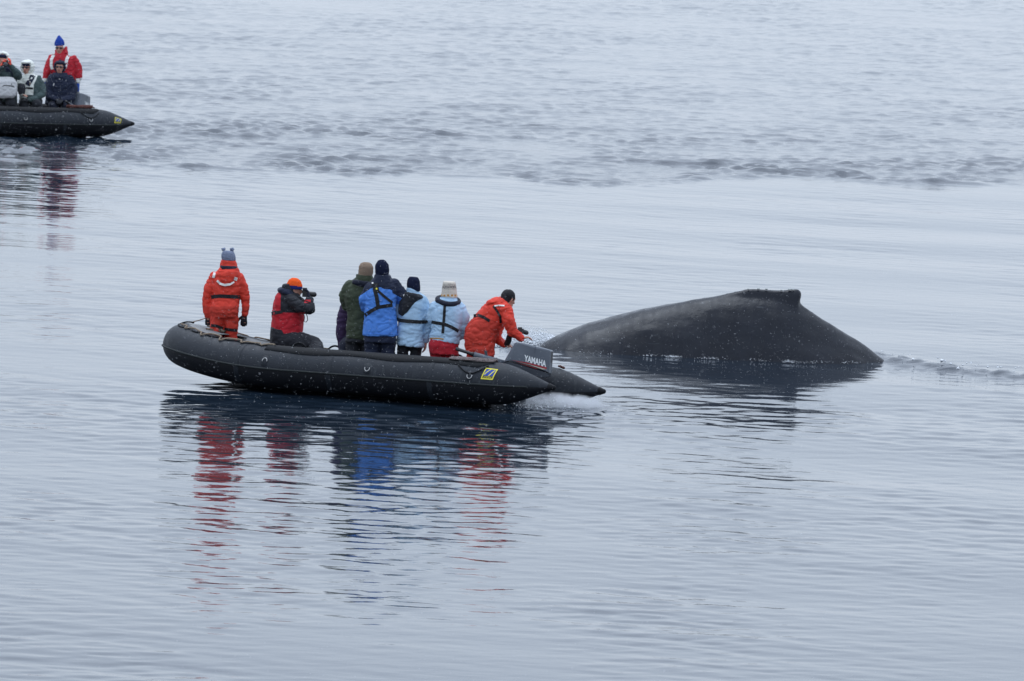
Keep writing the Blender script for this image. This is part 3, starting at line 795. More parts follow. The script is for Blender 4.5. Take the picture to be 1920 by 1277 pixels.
# -- 1: orange survival suit standing in the bow, back turned
def person_bow():
    v = -0.05; u, b = deck(NB, 421, v); Y = b.y
    p = Person('person in orange survival suit and grey pom pom hat standing in the bow', Y, b, 1)
    torso = [(413, 500, 445, 501, -.02, .10), (407, 507, 449, 509, -.02, .13), (400, 517, 453, 519, 0, .15), (399, 533, 452, 535, 0, .155), (400, 555, 448, 557, 0, .145), (394, 572, 449, 575, -.01, .165), (393, 584, 448, 587, -.01, .17), (396, 593, 445, 596, 0, .14)]
    armL = p.J([(402, 518, 0, .066), (392, 540, .0, .068), (388, 563, .02, .061), (388.5, 590, .05, .05)])
    armR = p.J([(449, 520, 0, .066), (457, 542, 0, .068), (461, 564, .02, .061), (459, 590, .04, .05)])
    legs = standing_legs(p, NB, [(407, 594, 0), (434, 596, 0)], [(406, 622, .03), (433.5, 628, .03)], [v + .1, v - .1], .098, .085)
    body_from(p, torso, (armL, armR), legs)
    p.head(428, 488, .0, AWAY, sc_=.93, neck_to=(428, 502, 0))
    for w_, d, f in ((p.P(390, 593, .05), (p.P(391, 608, .1) - p.P(390, 593, .05)), 1), (p.P(458, 592, .04), (p.P(457, 610, .06) - p.P(458, 592, .04)), -1)): p.hand(w_, d, (0, 1, 0), flip=f)
    p.make_body()
    sl = []
    for l in legs: sl.append(l[:3] + [l[3]])
    mb = MB(); p.loft(mb, torso); [mb.chain(a) for a in (armL, armR)]; [mb.chain(l) for l in sl]
    suit = p.part('survival_suit', mb, [M['orange'], M['orange_worn']], .013, 4, .011, zones=lambda x, y, dy, wv: 1 if y > 575 else 0)
    mb = MB(); p.loft(mb, [(414, 487, 442, 488, 0, .10), (413, 493, 444, 494, 0, .105), (412, 503, 446, 504, -.01, .11)]); col = p.part('collar', mb, M['orange'], .012, 3, .006)
    mb = MB(); p.loft(mb, [(413, 497, 445, 499, -.03, .105), (412, 505, 446, 507, -.04, .10)]); p.part('collar_pad', mb, M['navy_dark'], .012, 3, .004)
    mb = MB(); p.loft(mb, [(409, 506, 446, 508, -.10, .085), (409, 516, 445, 518, -.13, .07), (413, 526, 440, 528, -.145, .05), (421, 534, 432, 535, -.145, .028)]); hood = p.part('hood', mb, M['orange'], .012, 4, .008)
    tg = [suit, hood]
    p.strap('reflective_tape', [(403, 508), (400, 521)], 4, tg, M['tape']); p.strap('reflective_tape', [(443, 520), (441, 526)], 5, tg, M['tape'])
    p.strap('reflective_tape', [(407, 526), (413, 532), (421, 534.5), (431, 533), (439, 528)], 3.5, [suit], M['tape'], .03)
    p.belt('waist_belt', 390, 555, 458, 558, 0, .17, 5, [suit], M['web']) if False else p.strap('waist_belt', [(396, 557), (412, 555), (430, 556), (450, 557)], 5.5, [suit], M['web'])
    p.strap('leg_strap', [(391, 610), (405, 611), (418, 616)], 4.5, [suit], M['web']); p.strap('leg_strap', [(421, 617), (435, 619), (447, 620)], 4.5, [suit], M['web'])
    mb = MB(); p.loft(mb, [(415.5, 487, 442, 489, .0, .105), (415, 480, 442, 482, 0, .108), (416, 474, 440, 475, 0, .10), (418, 470, 438, 471, 0, .08)])
    hat = p.part('knit_hat', mb, M['grey_wool'], .01, 3, .003)
    for x, y in ((419, 467.5), (435, 468)):
        mb = MB(); c = p.P(x, y, 0)
        for k in range(16):
            d = Vector((rng.gauss(0, 1), rng.gauss(0, 1), rng.gauss(0, 1))).normalized(); mb.ell(c + d * .022, Vector((.013, 0, 0)), Vector((0, .013, 0)), Vector((0, 0, .013)), 8, 5)
        pm = p.part('pom_pom', mb, M['grey_wool'], .007, 1, 0)
    for w_, d, f in ((p.P(390, 591, .05), (p.P(391, 608, .1) - p.P(390, 591, .05)), 1), (p.P(458, 590, .04), (p.P(457, 610, .06) - p.P(458, 590, .04)), -1)):
        mb = MB(); p.hand(w_, d, (0, 1, 0), .0145, mb, flip=f, curl=.35); p.part('glove', mb, M['black_cloth'], .008, 1, 0)
    add_boots(p, legs, AWAY)
    return p

# -- 2: photographer sitting on the far tube, facing aft
def person_photo():
    v = -0.62; u = NB.find(540, v, .55); s0 = NB(u, -.80, .57); b = NB(u, -.35, FLOOR); Y = s0.y - .05
    p = Person('person in red and black jacket and orange cap sitting with a raised camera', Y, NB(u, -.8, .56), 2)
    torso = [(524, 545, 560, 550, -.02, .10), (516, 556, 566, 560, -.01, .16), (512, 570, 570, 575, 0, .185), (510, 588, 569, 592, 0, .19), (509, 604, 568, 608, 0, .19), (508, 620, 567, 626, 0, .195), (509, 634, 560, 638, 0, .19)]
    armN = p.J([(545, 562, -.14, .082), (563, 576, -.22, .08), (580, 580, -.18, .072), (580, 562, -.12, .055)])
    armF = p.J([(552, 560, .14, .08), (574, 578, .2, .072), (581, 562, .08, .055)])
    kn = p.P(592, 644, -.16); fl = NB.find(602, -.25, FLOOR); f1 = NB(fl, -.22, FLOOR); f2 = NB(fl + .12, -.42, FLOOR)
    legs = [p.J([(530, 640, -.10, .13), (570, 640, -.22, .118), (591, 646, -.28, .10), (Vector((f1.x, f1.y, f1.z + .26)), .075), (Vector((f1.x, f1.y, f1.z + .1)), .07)]),
            p.J([(530, 640, .08, .13), (568, 640, .06, .115), (588, 643, .02, .095), (Vector((f2.x, f2.y, f2.z + .26)), .075), (Vector((f2.x, f2.y, f2.z + .1)), .07)])]
    body_from(p, torso, (armN, armF), legs); look = (1, -.05, -.05)
    p.head(552, 543, 0, look, neck_to=(545, 556, 0))
    hands = ((p.P(580, 560, -.12), (-.25, .35, .9), -1), (p.P(580, 561, .08), (-.2, -.3, .9), 1))
    for w_, d, f in hands: p.hand(w_, d, (-1, 0, 0), flip=f, curl=.9)
    p.make_body()
    mb = MB(); p.loft(mb, torso); mb.chain(armN); mb.chain(armF)
    def z(x, y, dy, wv):
        if y > 545 and x < 529 and y < 583 and not (x > 526): return 0
        if y < 586: return 1 if not (570 < x and 562 < y < 568 and x < 583) else 0
        return 0 if not (x > 571) else 1
    jk = p.part('jacket', mb, [M['red'], M['black_cloth']], .012, 4, .009, zones=z)
    mb = MB(); p.loft(mb, [(508, 612, 540, 618, 0, .20), (507, 628, 545, 634, 0, .21), (507, 645, 548, 648, 0, .21), (510, 660, 545, 660, 0, .2)]); [mb.chain(l) for l in legs]
    p.part('trousers', mb, M['black_cloth'], .014, 4, .009)
    mb = MB(); p.loft(mb, [(521, 548, 556, 555, -.01, .15), (519, 543, 553, 549, -.01, .15), (524, 539, 548, 542, -.01, .12)]); p.part('collar', mb, M['navy'], .012, 3, .006)
    mb = MB(); p.loft(mb, [(530, 533, 545, 532, 0, .10), (528, 540, 552, 541, 0, .11), (530, 549, 560, 555, 0, .11)]); p.part('hood', mb, M['black_cloth'], .012, 3, .005)
    mb = MB(); p.loft(mb, [(537, 540, 567, 543, 0, .103), (538, 531, 567, 535, 0, .106), (541, 525, 564, 527, 0, .09), (547, 521, 558, 522, 0, .055)])
    p.part('cap', mb, [M['orange_wool'], M['blue_band']], .01, 3, .002, zones=lambda x, y, dy, wv: 1 if y > 534 + (x - 537) * .13 else 0)
    p.strap('waist_belt', [(509, 588), (520, 586), (530, 584)], 5, [jk], M['web'])
    p.strap('pocket_edge', [(567, 562.5), (582, 567.5)], 1.6, [jk], M['web'])
    for w_, d, f in hands:
        mb = MB(); p.hand(w_, d, (-1, 0, 0), .0145, mb, flip=f, curl=.9); p.part('glove', mb, M['navy_dark'], .008, 1, 0)
    add_boots(p, legs, (1, 0, 0))
    c = p.P(572, 550, -.02)
    mb = MB(); mb.box(c, (.035, 0, 0), (0, .065, 0), (0, 0, .045)); mb.box(c + Vector((-.005, 0, .055)), (.03, 0, 0), (0, .03, 0), (0, 0, .018)); mb.capsule(c + Vector((.03, 0, -.005)), c + Vector((.12, 0, -.01)), .034, .036)
    o = obj('photo_camera', mb, M['plastic'], None, False, c, True); tag(o, 'black camera raised to the face of the person in orange cap', 'camera')
    st = MB(); q = [p.P(571, 585, -.14), p.P(573, 594, -.16), p.P(578, 602, -.18), p.P(575, 606, -.18), p.P(570, 606, -.16)]; 
    sm = [p.P(x, y, -.17) for x, y in ((569, 588), (571, 594), (570, 603), (574, 604), (577, 600), (576, 593), (574, 588))]
    st.tube([x_ for x_ in sm], .006, 6); obj('neck_strap', st, M['web'], o, True, c)
    return p

# -- 3: olive jacket and tan hat
def person_green():
    v = -0.30; u, b = deck(NB, 672, v); Y = b.y
    p = Person('person in olive green jacket and tan knit hat standing, back turned', Y, b, 3)
    torso = [(668, 520, 698, 522, 0, .10), (658, 528, 706, 531, 0, .13), (649, 540, 712, 543, 0, .155), (645, 555, 712, 558, 0, .17), (648, 572, 710, 575, 0, .165), (652, 587, 708, 590, 0, .165), (650, 605, 708, 608, 0, .175), (648, 622, 708, 625, 0, .18), (648, 634, 707, 637, 0, .18)]
    armL = p.J([(656, 537, .02, .085), (648, 555, .06, .088), (650, 574, .14, .075), (668, 560, .32, .055)])
    armR = p.J([(704, 540, .02, .08), (712, 565, .08, .075), (700, 562, .32, .055)])
    legs = standing_legs(p, NB, [(662, 628, 0), (692, 630, 0)], [(661, 668, .02), (690, 672, .02)], [v + .06, v - .14], .10, .08)
    body_from(p, torso, (armL, armR), legs); p.head(686, 513, .01, (0.25, 1, -.05), neck_to=(684, 524, 0))
    for q in (armL, armR): p.hand(q[-1][0], (p.P(684, 545, .4) - q[-1][0]), (0, 0, 1))
    p.make_body()
    mb = MB(); p.loft(mb, torso); mb.chain(armL); mb.chain(armR)
    jk = p.part('jacket', mb, M['green'], .015, 4, .010)
    mb = MB(); p.loft(mb, [(650, 622, 704, 625, 0, .16), (647, 640, 702, 643, 0, .165)]); [mb.chain(l) for l in legs]; p.part('trousers', mb, M['black_cloth'], .014, 4, .009)
    mb = MB(); p.loft(mb, [(668, 514, 699, 516, 0, .11), (667, 521, 701, 523, 0, .12), (664, 529, 704, 531, 0, .13)]); p.part('collar', mb, M['green'], .012, 3, .005)
    mb = MB(); p.loft(mb, [(662, 524, 706, 529, -.07, .10), (659, 530, 708, 535, -.085, .09), (668, 536, 706, 541, -.09, .07)]); p.part('shoulder_yoke', mb, M['navy_dark'], .012, 3, .005)
    mb = MB(); p.loft(mb, [(671, 518, 698, 519, .0, .105), (672, 508, 700, 510, 0, .11), (673, 499, 700, 501, 0, .106), (676, 494, 697, 495, 0, .085), (681, 491.5, 692, 492, 0, .05)]); p.part('knit_hat', mb, M['tan_wool'], .01, 3, .002)
    p.belt('waist_cord', 648, 576, 710, 580, 0, .17, 3, [jk], M['green'], .004)
    add_boots(p, legs, AWAY)
    for q in (armL, armR): pass
    return p

# -- 3b: someone in dark purple crouched on the far side of the olive jacket
def person_purple():
    v = -0.62; u = NB.find(660, v, .5); s0 = NB(u, -.86, .57); Y = s0.y - .02
    p = Person('person in dark purple clothing crouched behind the olive green jacket', Y, s0, 4)
    torso = [(655, 553, 682, 554, 0, .10), (648, 566, 690, 568, 0, .15), (645, 585, 692, 588, 0, .17), (641, 610, 690, 613, 0, .18), (639, 635, 690, 638, 0, .19)]
    armL = p.J([(650, 570, -.05, .075), (642, 598, -.1, .075), (639, 625, -.14, .068), (642, 650, -.16, .06)])
    armR = p.J([(688, 570, -.05, .075), (692, 600, -.1, .07), (685, 630, -.2, .055)])
    f1 = NB(u + .1, -.42, FLOOR); f2 = NB(u - .15, -.42, FLOOR)
    legs = [p.J([(652, 640, 0, .12), (650, 648, -.28, .10), (Vector((f1.x, f1.y, f1.z + .2)), .075), (Vector((f1.x, f1.y, f1.z + .1)), .07)]), p.J([(678, 642, 0, .12), (676, 650, -.28, .10), (Vector((f2.x, f2.y, f2.z + .2)), .075), (Vector((f2.x, f2.y, f2.z + .1)), .07)])]
    body_from(p, torso, (armL, armR), legs); p.head(672, 543, 0, (.8, .5, 0), neck_to=(668, 560, 0))
    for q in (armL, armR): p.hand(q[-1][0], (.1, -.2, -1), (0, 1, 0))
    p.make_body()
    mb = MB(); p.loft(mb, torso); mb.chain(armL); mb.chain(armR); p.part('jacket', mb, M['purple'], .014, 4, .009)
    mb = MB(); p.loft(mb, [(641, 630, 690, 633, 0, .18), (640, 650, 690, 653, 0, .19)]); [mb.chain(l) for l in legs]; p.part('trousers', mb, M['navy_dark'], .015, 4, .008)
    mb = MB(); p.loft(mb, [(660, 540, 684, 541, 0, .1), (661, 532, 684, 533, 0, .1), (666, 528, 679, 529, 0, .06)]); p.part('knit_hat', mb, M['navy_wool'], .012, 3, 0)
    add_boots(p, legs, (.2, -1, 0))
    return p

# -- 4: blue jacket
def person_blue():
    v = -0.12; u, b = deck(NB, 711, v); Y = b.y
    p = Person('person in bright blue jacket with navy shoulders and black harness, back turned', Y, b, 5)
    torso = [(701, 522, 735, 524, 0, .11), (693, 531, 745, 534, 0, .14), (687, 543, 746, 547, 0, .16), (684, 558, 743, 562, 0, .17), (684, 575, 742, 579, 0, .17), (683, 595, 744, 598, 0, .175), (682, 612, 745, 615, 0, .18), (681, 628, 745, 630, 0, .185)]
    armL = p.J([(695, 540, 0, .082), (683, 562, .02, .078), (686, 578, .16, .07), (706, 566, .34, .05)])
    armR = p.J([(739, 534, .0, .085), (753, 552, .02, .085), (756, 567, .06, .075), (745, 568, .22, .065), (732, 556, .38, .05)])
    legs = standing_legs(p, NB, [(698, 625, 0), (728, 627, 0)], [(697, 668, .02), (727, 672, .02)], [v + .1, v - .1], .108, .085)
    body_from(p, torso, (armL, armR), legs); p.head(716, 509, .01, (.15, 1, 0), neck_to=(717, 524, 0))
    for q in (armL, armR): p.hand(q[-1][0], p.P(718, 548, .46) - q[-1][0], (0, 0, 1))
    p.make_body()
    mb = MB(); p.loft(mb, torso); mb.chain(armL); mb.chain(armR)
    def z(x, y, dy, wv):
        if x > 735: 
            if y < 549 + (x - 735) * .55: return 1
            return 0
        return 1 if y < 541.5 - 2.5 * math.sin((x - 690) / 14.0) + (2 if x > 715 else 0) + max(0, 696 - x) * .5 else 0
    jk = p.part('jacket', mb, [M['blue'], M['navy']], .011, 4, .010, zones=z)
    mb = MB(); p.loft(mb, [(685, 620, 743, 623, 0, .16), (683, 640, 743, 643, 0, .165)]); [mb.chain(l) for l in legs]; p.part('trousers', mb, M['navy'], .014, 4, .010)
    mb = MB(); p.loft(mb, [(703, 514, 731, 515, 0, .11), (700, 521, 735, 523, 0, .125), (694, 529, 742, 533, 0, .14), (690, 534, 746, 539, 0, .13)]); p.part('collar', mb, M['navy'], .012, 3, .006)
    mb = MB(); p.loft(mb, [(704, 514, 729, 515, 0, .105), (703, 503, 730, 505, 0, .112), (704, 495, 729, 497, 0, .105), (708, 489, 724, 490, 0, .075), (712, 486.5, 719, 487, 0, .04)]); p.part('knit_hat', mb, M['navy_wool'], .01, 3, .004)
    T = [jk]
    p.strap('harness_strap', [(702, 541), (706, 556), (709, 575)], 6, T, M['web']); p.strap('harness_strap', [(684, 591), (696, 583), (709, 576), (722, 574), (736, 572)], 5.5, T, M['web'])
    p.strap('harness_strap', [(708, 545), (722, 557), (736, 568)], 4, T, M['web']); p.strap('harness_back_pad', [(703, 531), (706, 548)], 9, T, M['web'], .014)
    p.strap('harness_clip', [(705.5, 540), (706.5, 543)], 2.5, T, M['yellow'], .024)
    p.strap('reflective_badge', [(697, 531), (700, 530)], 2.2, T, M['tape'], .03); p.strap('sleeve_badge', [(757, 552), (758.5, 556)], 3, T, M['offwhite'])
    p.strap('hem_seam', [(683, 625), (712, 627), (744, 626)], 1.6, T, M['blue'], .006)
    add_boots(p, legs, AWAY)
    return p

# -- 5: light blue jacket, black trousers
def person_light_a():
    v = -0.35; u, b = deck(NB, 768, v); Y = b.y
    p = Person('person in light blue jacket, dark beanie and black trousers, back turned', Y, b, 6)
    torso = [(762, 545, 787, 547, 0, .10), (756, 552, 795, 556, 0, .13), (751, 563, 798, 568, 0, .155), (747, 580, 798, 584, 0, .16), (746, 597, 796, 601, 0, .16), (745, 615, 795, 619, 0, .165), (744, 633, 795, 637, 0, .17), (744, 646, 796, 651, 0, .175)]
    armR = p.J([(790, 562, 0, .078), (799, 583, .0, .078), (805, 604, 0, .07), (800, 630, .03, .055), (798, 638, .03, .045)])
    armL = p.J([(756, 562, 0, .075), (748, 585, .02, .07), (755, 600, .2, .055)])
    legs = standing_legs(p, NB, [(756, 640, 0), (780, 643, 0)], [(755, 668, .03), (779, 672, .03)], [v + .08, v - .12], .082, .075)
    body_from(p, torso, (armL, armR), legs); p.head(775, 541, .01, (.3, 1, 0), sc_=.95, neck_to=(774, 548, 0))
    p.hand(p.P(798, 640, .03), p.P(797, 655, .04) - p.P(798, 640, .03), (-1, .3, 0)); p.hand(armL[-1][0], (.6, .6, .1), (0, 0, 1))
    p.make_body(.010)
    mb = MB(); p.loft(mb, torso); mb.chain(armL); mb.chain(armR); jk = p.part('jacket', mb, M['light_blue'], .012, 4, .010)
    mb = MB(); p.loft(mb, [(747, 636, 793, 640, 0, .15), (746, 648, 793, 653, 0, .15)]); [mb.chain(l) for l in legs]; p.part('trousers', mb, M['black_cloth'], .013, 4, .007)
    mb = MB(); p.loft(mb, [(762, 538, 785, 541, 0, .105), (761, 545, 787, 550, 0, .112), (759, 552, 790, 557, 0, .12)]); p.part('collar', mb, M['light_blue'], .011, 3, .004)
    mb = MB(); p.loft(mb, [(757, 546, 788, 551, -.05, .12), (754, 551, 795, 558, -.06, .12), (751, 558, 786, 564, -.07, .11), (748, 570, 776, 575, -.08, .10), (747, 582, 768, 586, -.08, .09), (748, 590, 757, 592, -.08, .07)])
    lj = p.part('lifejacket', mb, M['black_cloth'], .011, 4, .007)
    p.belt('waist_belt', 746, 599, 796, 603, 0, .16, 6.5, [jk], M['web'])
    mb = MB(); p.loft(mb, [(763, 543, 788, 547, 0, .103), (762, 533, 788, 536, 0, .108), (763, 525, 787, 527, 0, .10), (767, 519, 784, 520, 0, .075)]); p.part('knit_hat', mb, M['navy_wool'], .01, 3, .004)
    add_boots(p, legs, AWAY)
    return p

# -- 6: light blue jacket, red trousers, patterned hat
def person_light_b():
    v = -0.38; u, b = deck(NB, 834, v); Y = b.y
    p = Person('person in light blue jacket, red trousers and cream patterned hat, back turned', Y, b, 7)
    torso = [(825, 559, 858, 561, 0, .11), (816, 567, 864, 571, 0, .14), (811, 578, 868, 583, 0, .16), (809, 592, 868, 597, 0, .165), (809, 606, 866, 611, 0, .165), (807, 620, 863, 626, 0, .17), (804, 634, 861, 645, 0, .175)]
    armR = p.J([(862, 578, 0, .08), (870, 596, 0, .078), (870, 614, .02, .066), (864, 630, .06, .05)])
    armL = p.J([(815, 577, 0, .078), (810, 597, .02, .074), (818, 606, .2, .055)])
    legs = standing_legs(p, NB, [(820, 640, 0), (846, 644, 0)], [(820, 674, .03), (846, 678, .03)], [v + .1, v - .1], .105, .085)
    body_from(p, torso, (armL, armR), legs); p.head(842, 552, .01, (.05, 1, -.1), neck_to=(841, 564, 0))
    p.hand(armR[-1][0] + Vector((0, 0, -.01)), p.P(868, 634, .16) - armR[-1][0], (0, 0, 1)); p.hand(armL[-1][0], (.6, .6, .1), (0, 0, 1))
    p.make_body(.010)
    mb = MB(); p.loft(mb, torso); mb.chain(armL); mb.chain(armR); jk = p.part('jacket', mb, M['light_blue'], .012, 4, .011)
    mb = MB(); p.loft(mb, [(808, 626, 858, 633, 0, .165), (804, 645, 860, 650, 0, .18), (806, 662, 860, 666, 0, .17)]); [mb.chain(l) for l in legs]; tr = p.part('trousers', mb, M['bright_red'], .013, 4, .010)
    p.strap('hem_trim', [(806, 634), (822, 634.5), (832, 636)], 1.8, [jk, tr], M['ochre'])
    p.strap('badge', [(846, 667), (851, 668)], 5.5, [tr], M['offwhite']); p.strap('badge_centre', [(847.5, 667.5), (849.8, 667.8)], 2.6, [tr], M['logo_black'], .012)
    mb = MB(); cen = p.P(840, 564, 0)
    mb.tube([cen + RIGHT * .135 * math.cos(t) + Vector((0, .13 * math.sin(t) - .0, 0)) + UPV * (-.015 * math.cos(t) + .035 * math.sin(t)) for t in [2 * math.pi * k / 28 for k in range(28)]], .036, 10, closed=True)
    p.part('lifejacket_collar', mb, M['navy_dark'], .012, 2, .005)
    mb = MB(); p.loft(mb, [(828, 553, 856, 554, 0, .11), (826, 561, 858, 563, 0, .115)]); p.part('collar', mb, M['light_blue'], .011, 3, .004)
    T = [jk]
    p.strap('harness_strap', [(834, 570), (833, 590), (831.5, 608), (830, 625)], 4.2, T, M['web']); p.strap('harness_strap', [(809, 604), (822, 606), (834, 608), (846, 613), (860, 621)], 5, T, M['web'])
    mb = MB(); p.loft(mb, [(826, 556, 858, 558, 0, .115), (828, 548, 857, 550, 0, .112), (829, 538, 856, 540, 0, .108), (830.5, 529, 854.5, 530, 0, .10), (832, 527, 853, 528, 0, .085)])
    def hz(x, y, dy, wv):
        a = math.atan2(wv.y - p.Y, (x - 842) / 145.0)
        if 552 < y < 556: return 2 if math.sin(a * 14) > -.3 else 0
        if 535.5 < y < 541: return 1 if (math.sin(a * 18) * math.cos((y - 538.2) * 1.1)) > -.05 else 0
        if 533.5 < y < 534.6 or 541.5 < y < 542.4: return 1 if math.sin(a * 22) > .1 else 0
        return 0
    p.part('knit_hat', mb, [M['cream_wool'], M['dark_wool'], M['ochre']], .0065, 3, .002, zones=hz)
    add_boots(p, legs, AWAY)
    return p

# -- 7: driver bending over the stern
def person_driver():
    v = -0.42; u, b = deck(NB, 900, v); Y = b.y
    p = Person('person in orange survival suit bending over beside the outboard motor', Y, b, 8)
    torso = [(938, 556, 960, 572, 0, .10), (922, 559, 957, 583, 0, .16), (909, 570, 950, 598, 0, .18), (897, 584, 942, 613, 0, .185), (884, 598, 935, 625, 0, .185), (874, 614, 931, 634, 0, .19), (871, 632, 929, 645, 0, .195), (872, 650, 928, 656, 0, .19), (875, 664, 928, 668, 0, .175)]
    armR = p.J([(948, 580, -.14, .088), (954, 601, -.2, .086), (960, 621, -.18, .074), (976, 633, -.08, .055)])
    armL = p.J([(945, 582, .14, .08), (935, 615, .2, .075), (931, 635, .16, .062), (945, 645, .1, .052)])
    legs = standing_legs(p, NB, [(889, 655, 0), (913, 658, 0)], [(890, 680, .02), (913, 684, .02)], [v + .1, v - .1], .108, .09)
    body_from(p, torso, (armR, armL), legs); p.head(953, 561, 0, (.75, .55, -.3), neck_to=(940, 572, 0))
    p.hand(p.P(977, 634, -.08), (1, .3, .15), (0, 0, -1), .0105, flip=1, curl=.8); p.hand(p.P(945, 645, .1), (1, -.1, -.25), (0, 0, -1), .0105, flip=-1, curl=.9)
    p.make_body(.010)
    mb = MB(); p.loft(mb, torso); mb.chain(armR); mb.chain(armL); [mb.chain(l) for l in legs]
    suit = p.part('survival_suit', mb, [M['orange'], M['orange_worn']], .012, 4, .012, zones=lambda x, y, dy, wv: 1 if (y - 590) + (x - 905) * -.55 > 0 and x < 935 else 0)
    mb = MB(); p.loft(mb, [(911, 575, 924, 566, -.02, .12), (913, 565, 940, 566, -.03, .13), (922, 559, 952, 571, -.02, .125), (935, 556, 958, 572, 0, .11)]); hood = p.part('hood', mb, M['orange'], .012, 4, .008)
    mb = MB(); p.loft(mb, [(921, 561, 930, 564, -.03, .09), (926, 558.5, 943, 566, -.03, .10), (936, 560, 946, 565, -.02, .09)]); p.part('hood_lining', mb, M['navy_dark'], .01, 2, .003)
    T = [suit, hood]
    p.strap('waist_belt', [(888, 592), (897, 591), (907, 595), (918, 602)], 4.5, T, M['web']); p.strap('shoulder_strap', [(925, 574), (932, 583), (938, 594), (939, 606)], 3.5, T, M['web'])
    p.strap('reflective_tape', [(927, 573.5), (935, 572.5), (946, 573)], 2.2, T, M['tape'], .014)
    mb = MB(); c = p.hc; mb.ell(c + p.hu * .028 - p.hl * .016, p.hs * .09, p.hl * .102, p.hu * .10); mb.ell(c - p.hl * .05 - p.hu * .03, p.hs * .075, p.hl * .06, p.hu * .07)
    p.part('black_beanie', mb, M['hair'], .01, 2, .004)
    mb = MB(); mb.chain(p.J([(956, 628, -.1, .035), (953, 640, .02, .045), (950, 645, .08, .04)])); p.part('chest_pouch', mb, M['black_cloth'], .011, 2, .004)
    add_boots(p, legs, (.8, .5, 0))
    c = p.P(975, 621, -.02); mb = MB(); mb.box(c, RIGHT * .05, Vector((0, .05, 0)), UPV * .032); mb.box(c + RIGHT * .0 + UPV * .04, RIGHT * .028, Vector((0, .028, 0)), UPV * .012); mb.capsule(c + RIGHT * .04 + UPV * -.005, c + RIGHT * .085 - UPV * .02, .03, .03)
    mb.chain([(c - UPV * .03, .018), (p.P(978, 632, -.06), .016)])
    o = obj('photo_camera', mb, M['plastic'], None, False, c, True); tag(o, 'small black camera held out by the bending person in orange suit', 'camera')
    return p

for f in (person_bow, person_photo, person_purple, person_green, person_blue, person_light_a, person_light_b, person_driver):
    q = f(); zs = [v.co.z for v in q.root.data.vertices]
    print('HEIGHT', q.label[:40], round(max(zs) - min(zs), 2))

# ------------------------------------------------------------------ people in the far boat (facing the camera)
TOWARD = (0, -1, -.02)
def sunglasses(p, dz=.03):
    c = p.hc + p.hl * .092 + p.hu * dz; mb = MB()
    for q in (1, -1): mb.ell(c + p.hs * q * .034, p.hs * .032, p.hl * .012, p.hu * .021, 12, 7)
    mb.box(c, p.hs * .012, p.hl * .006, p.hu * .005)
    for q in (1, -1): mb.box(c + p.hs * q * .073 - p.hl * .05, p.hs * .004, p.hl * .055, p.hu * .006)
    p.raw('sunglasses', mb, M['shades'])
def mouth(p):
    c = p.hc + p.hl * .094 - p.hu * .056; mb = MB(); mb.capsule(c - p.hs * .02, c + p.hs * .02, .006, .006); p.raw('mouth', mb, mat('lips', (.30, .09, .08), .5))

def far_legs(p, px, v_seat, w=.57):
    out_ = []
    for dx in (-9, 9):
        u = FB.find(px + dx, v_seat, w); h = FB(u, v_seat, w + .08); k = FB(u, v_seat + .45, w + .02); f = FB(u, v_seat + .50, FLOOR)
        out_.append([(h, .10), (k, .085), (Vector((f.x, f.y, f.z + .25)), .07), (Vector((f.x, f.y, f.z + .1)), .065)])
    return out_

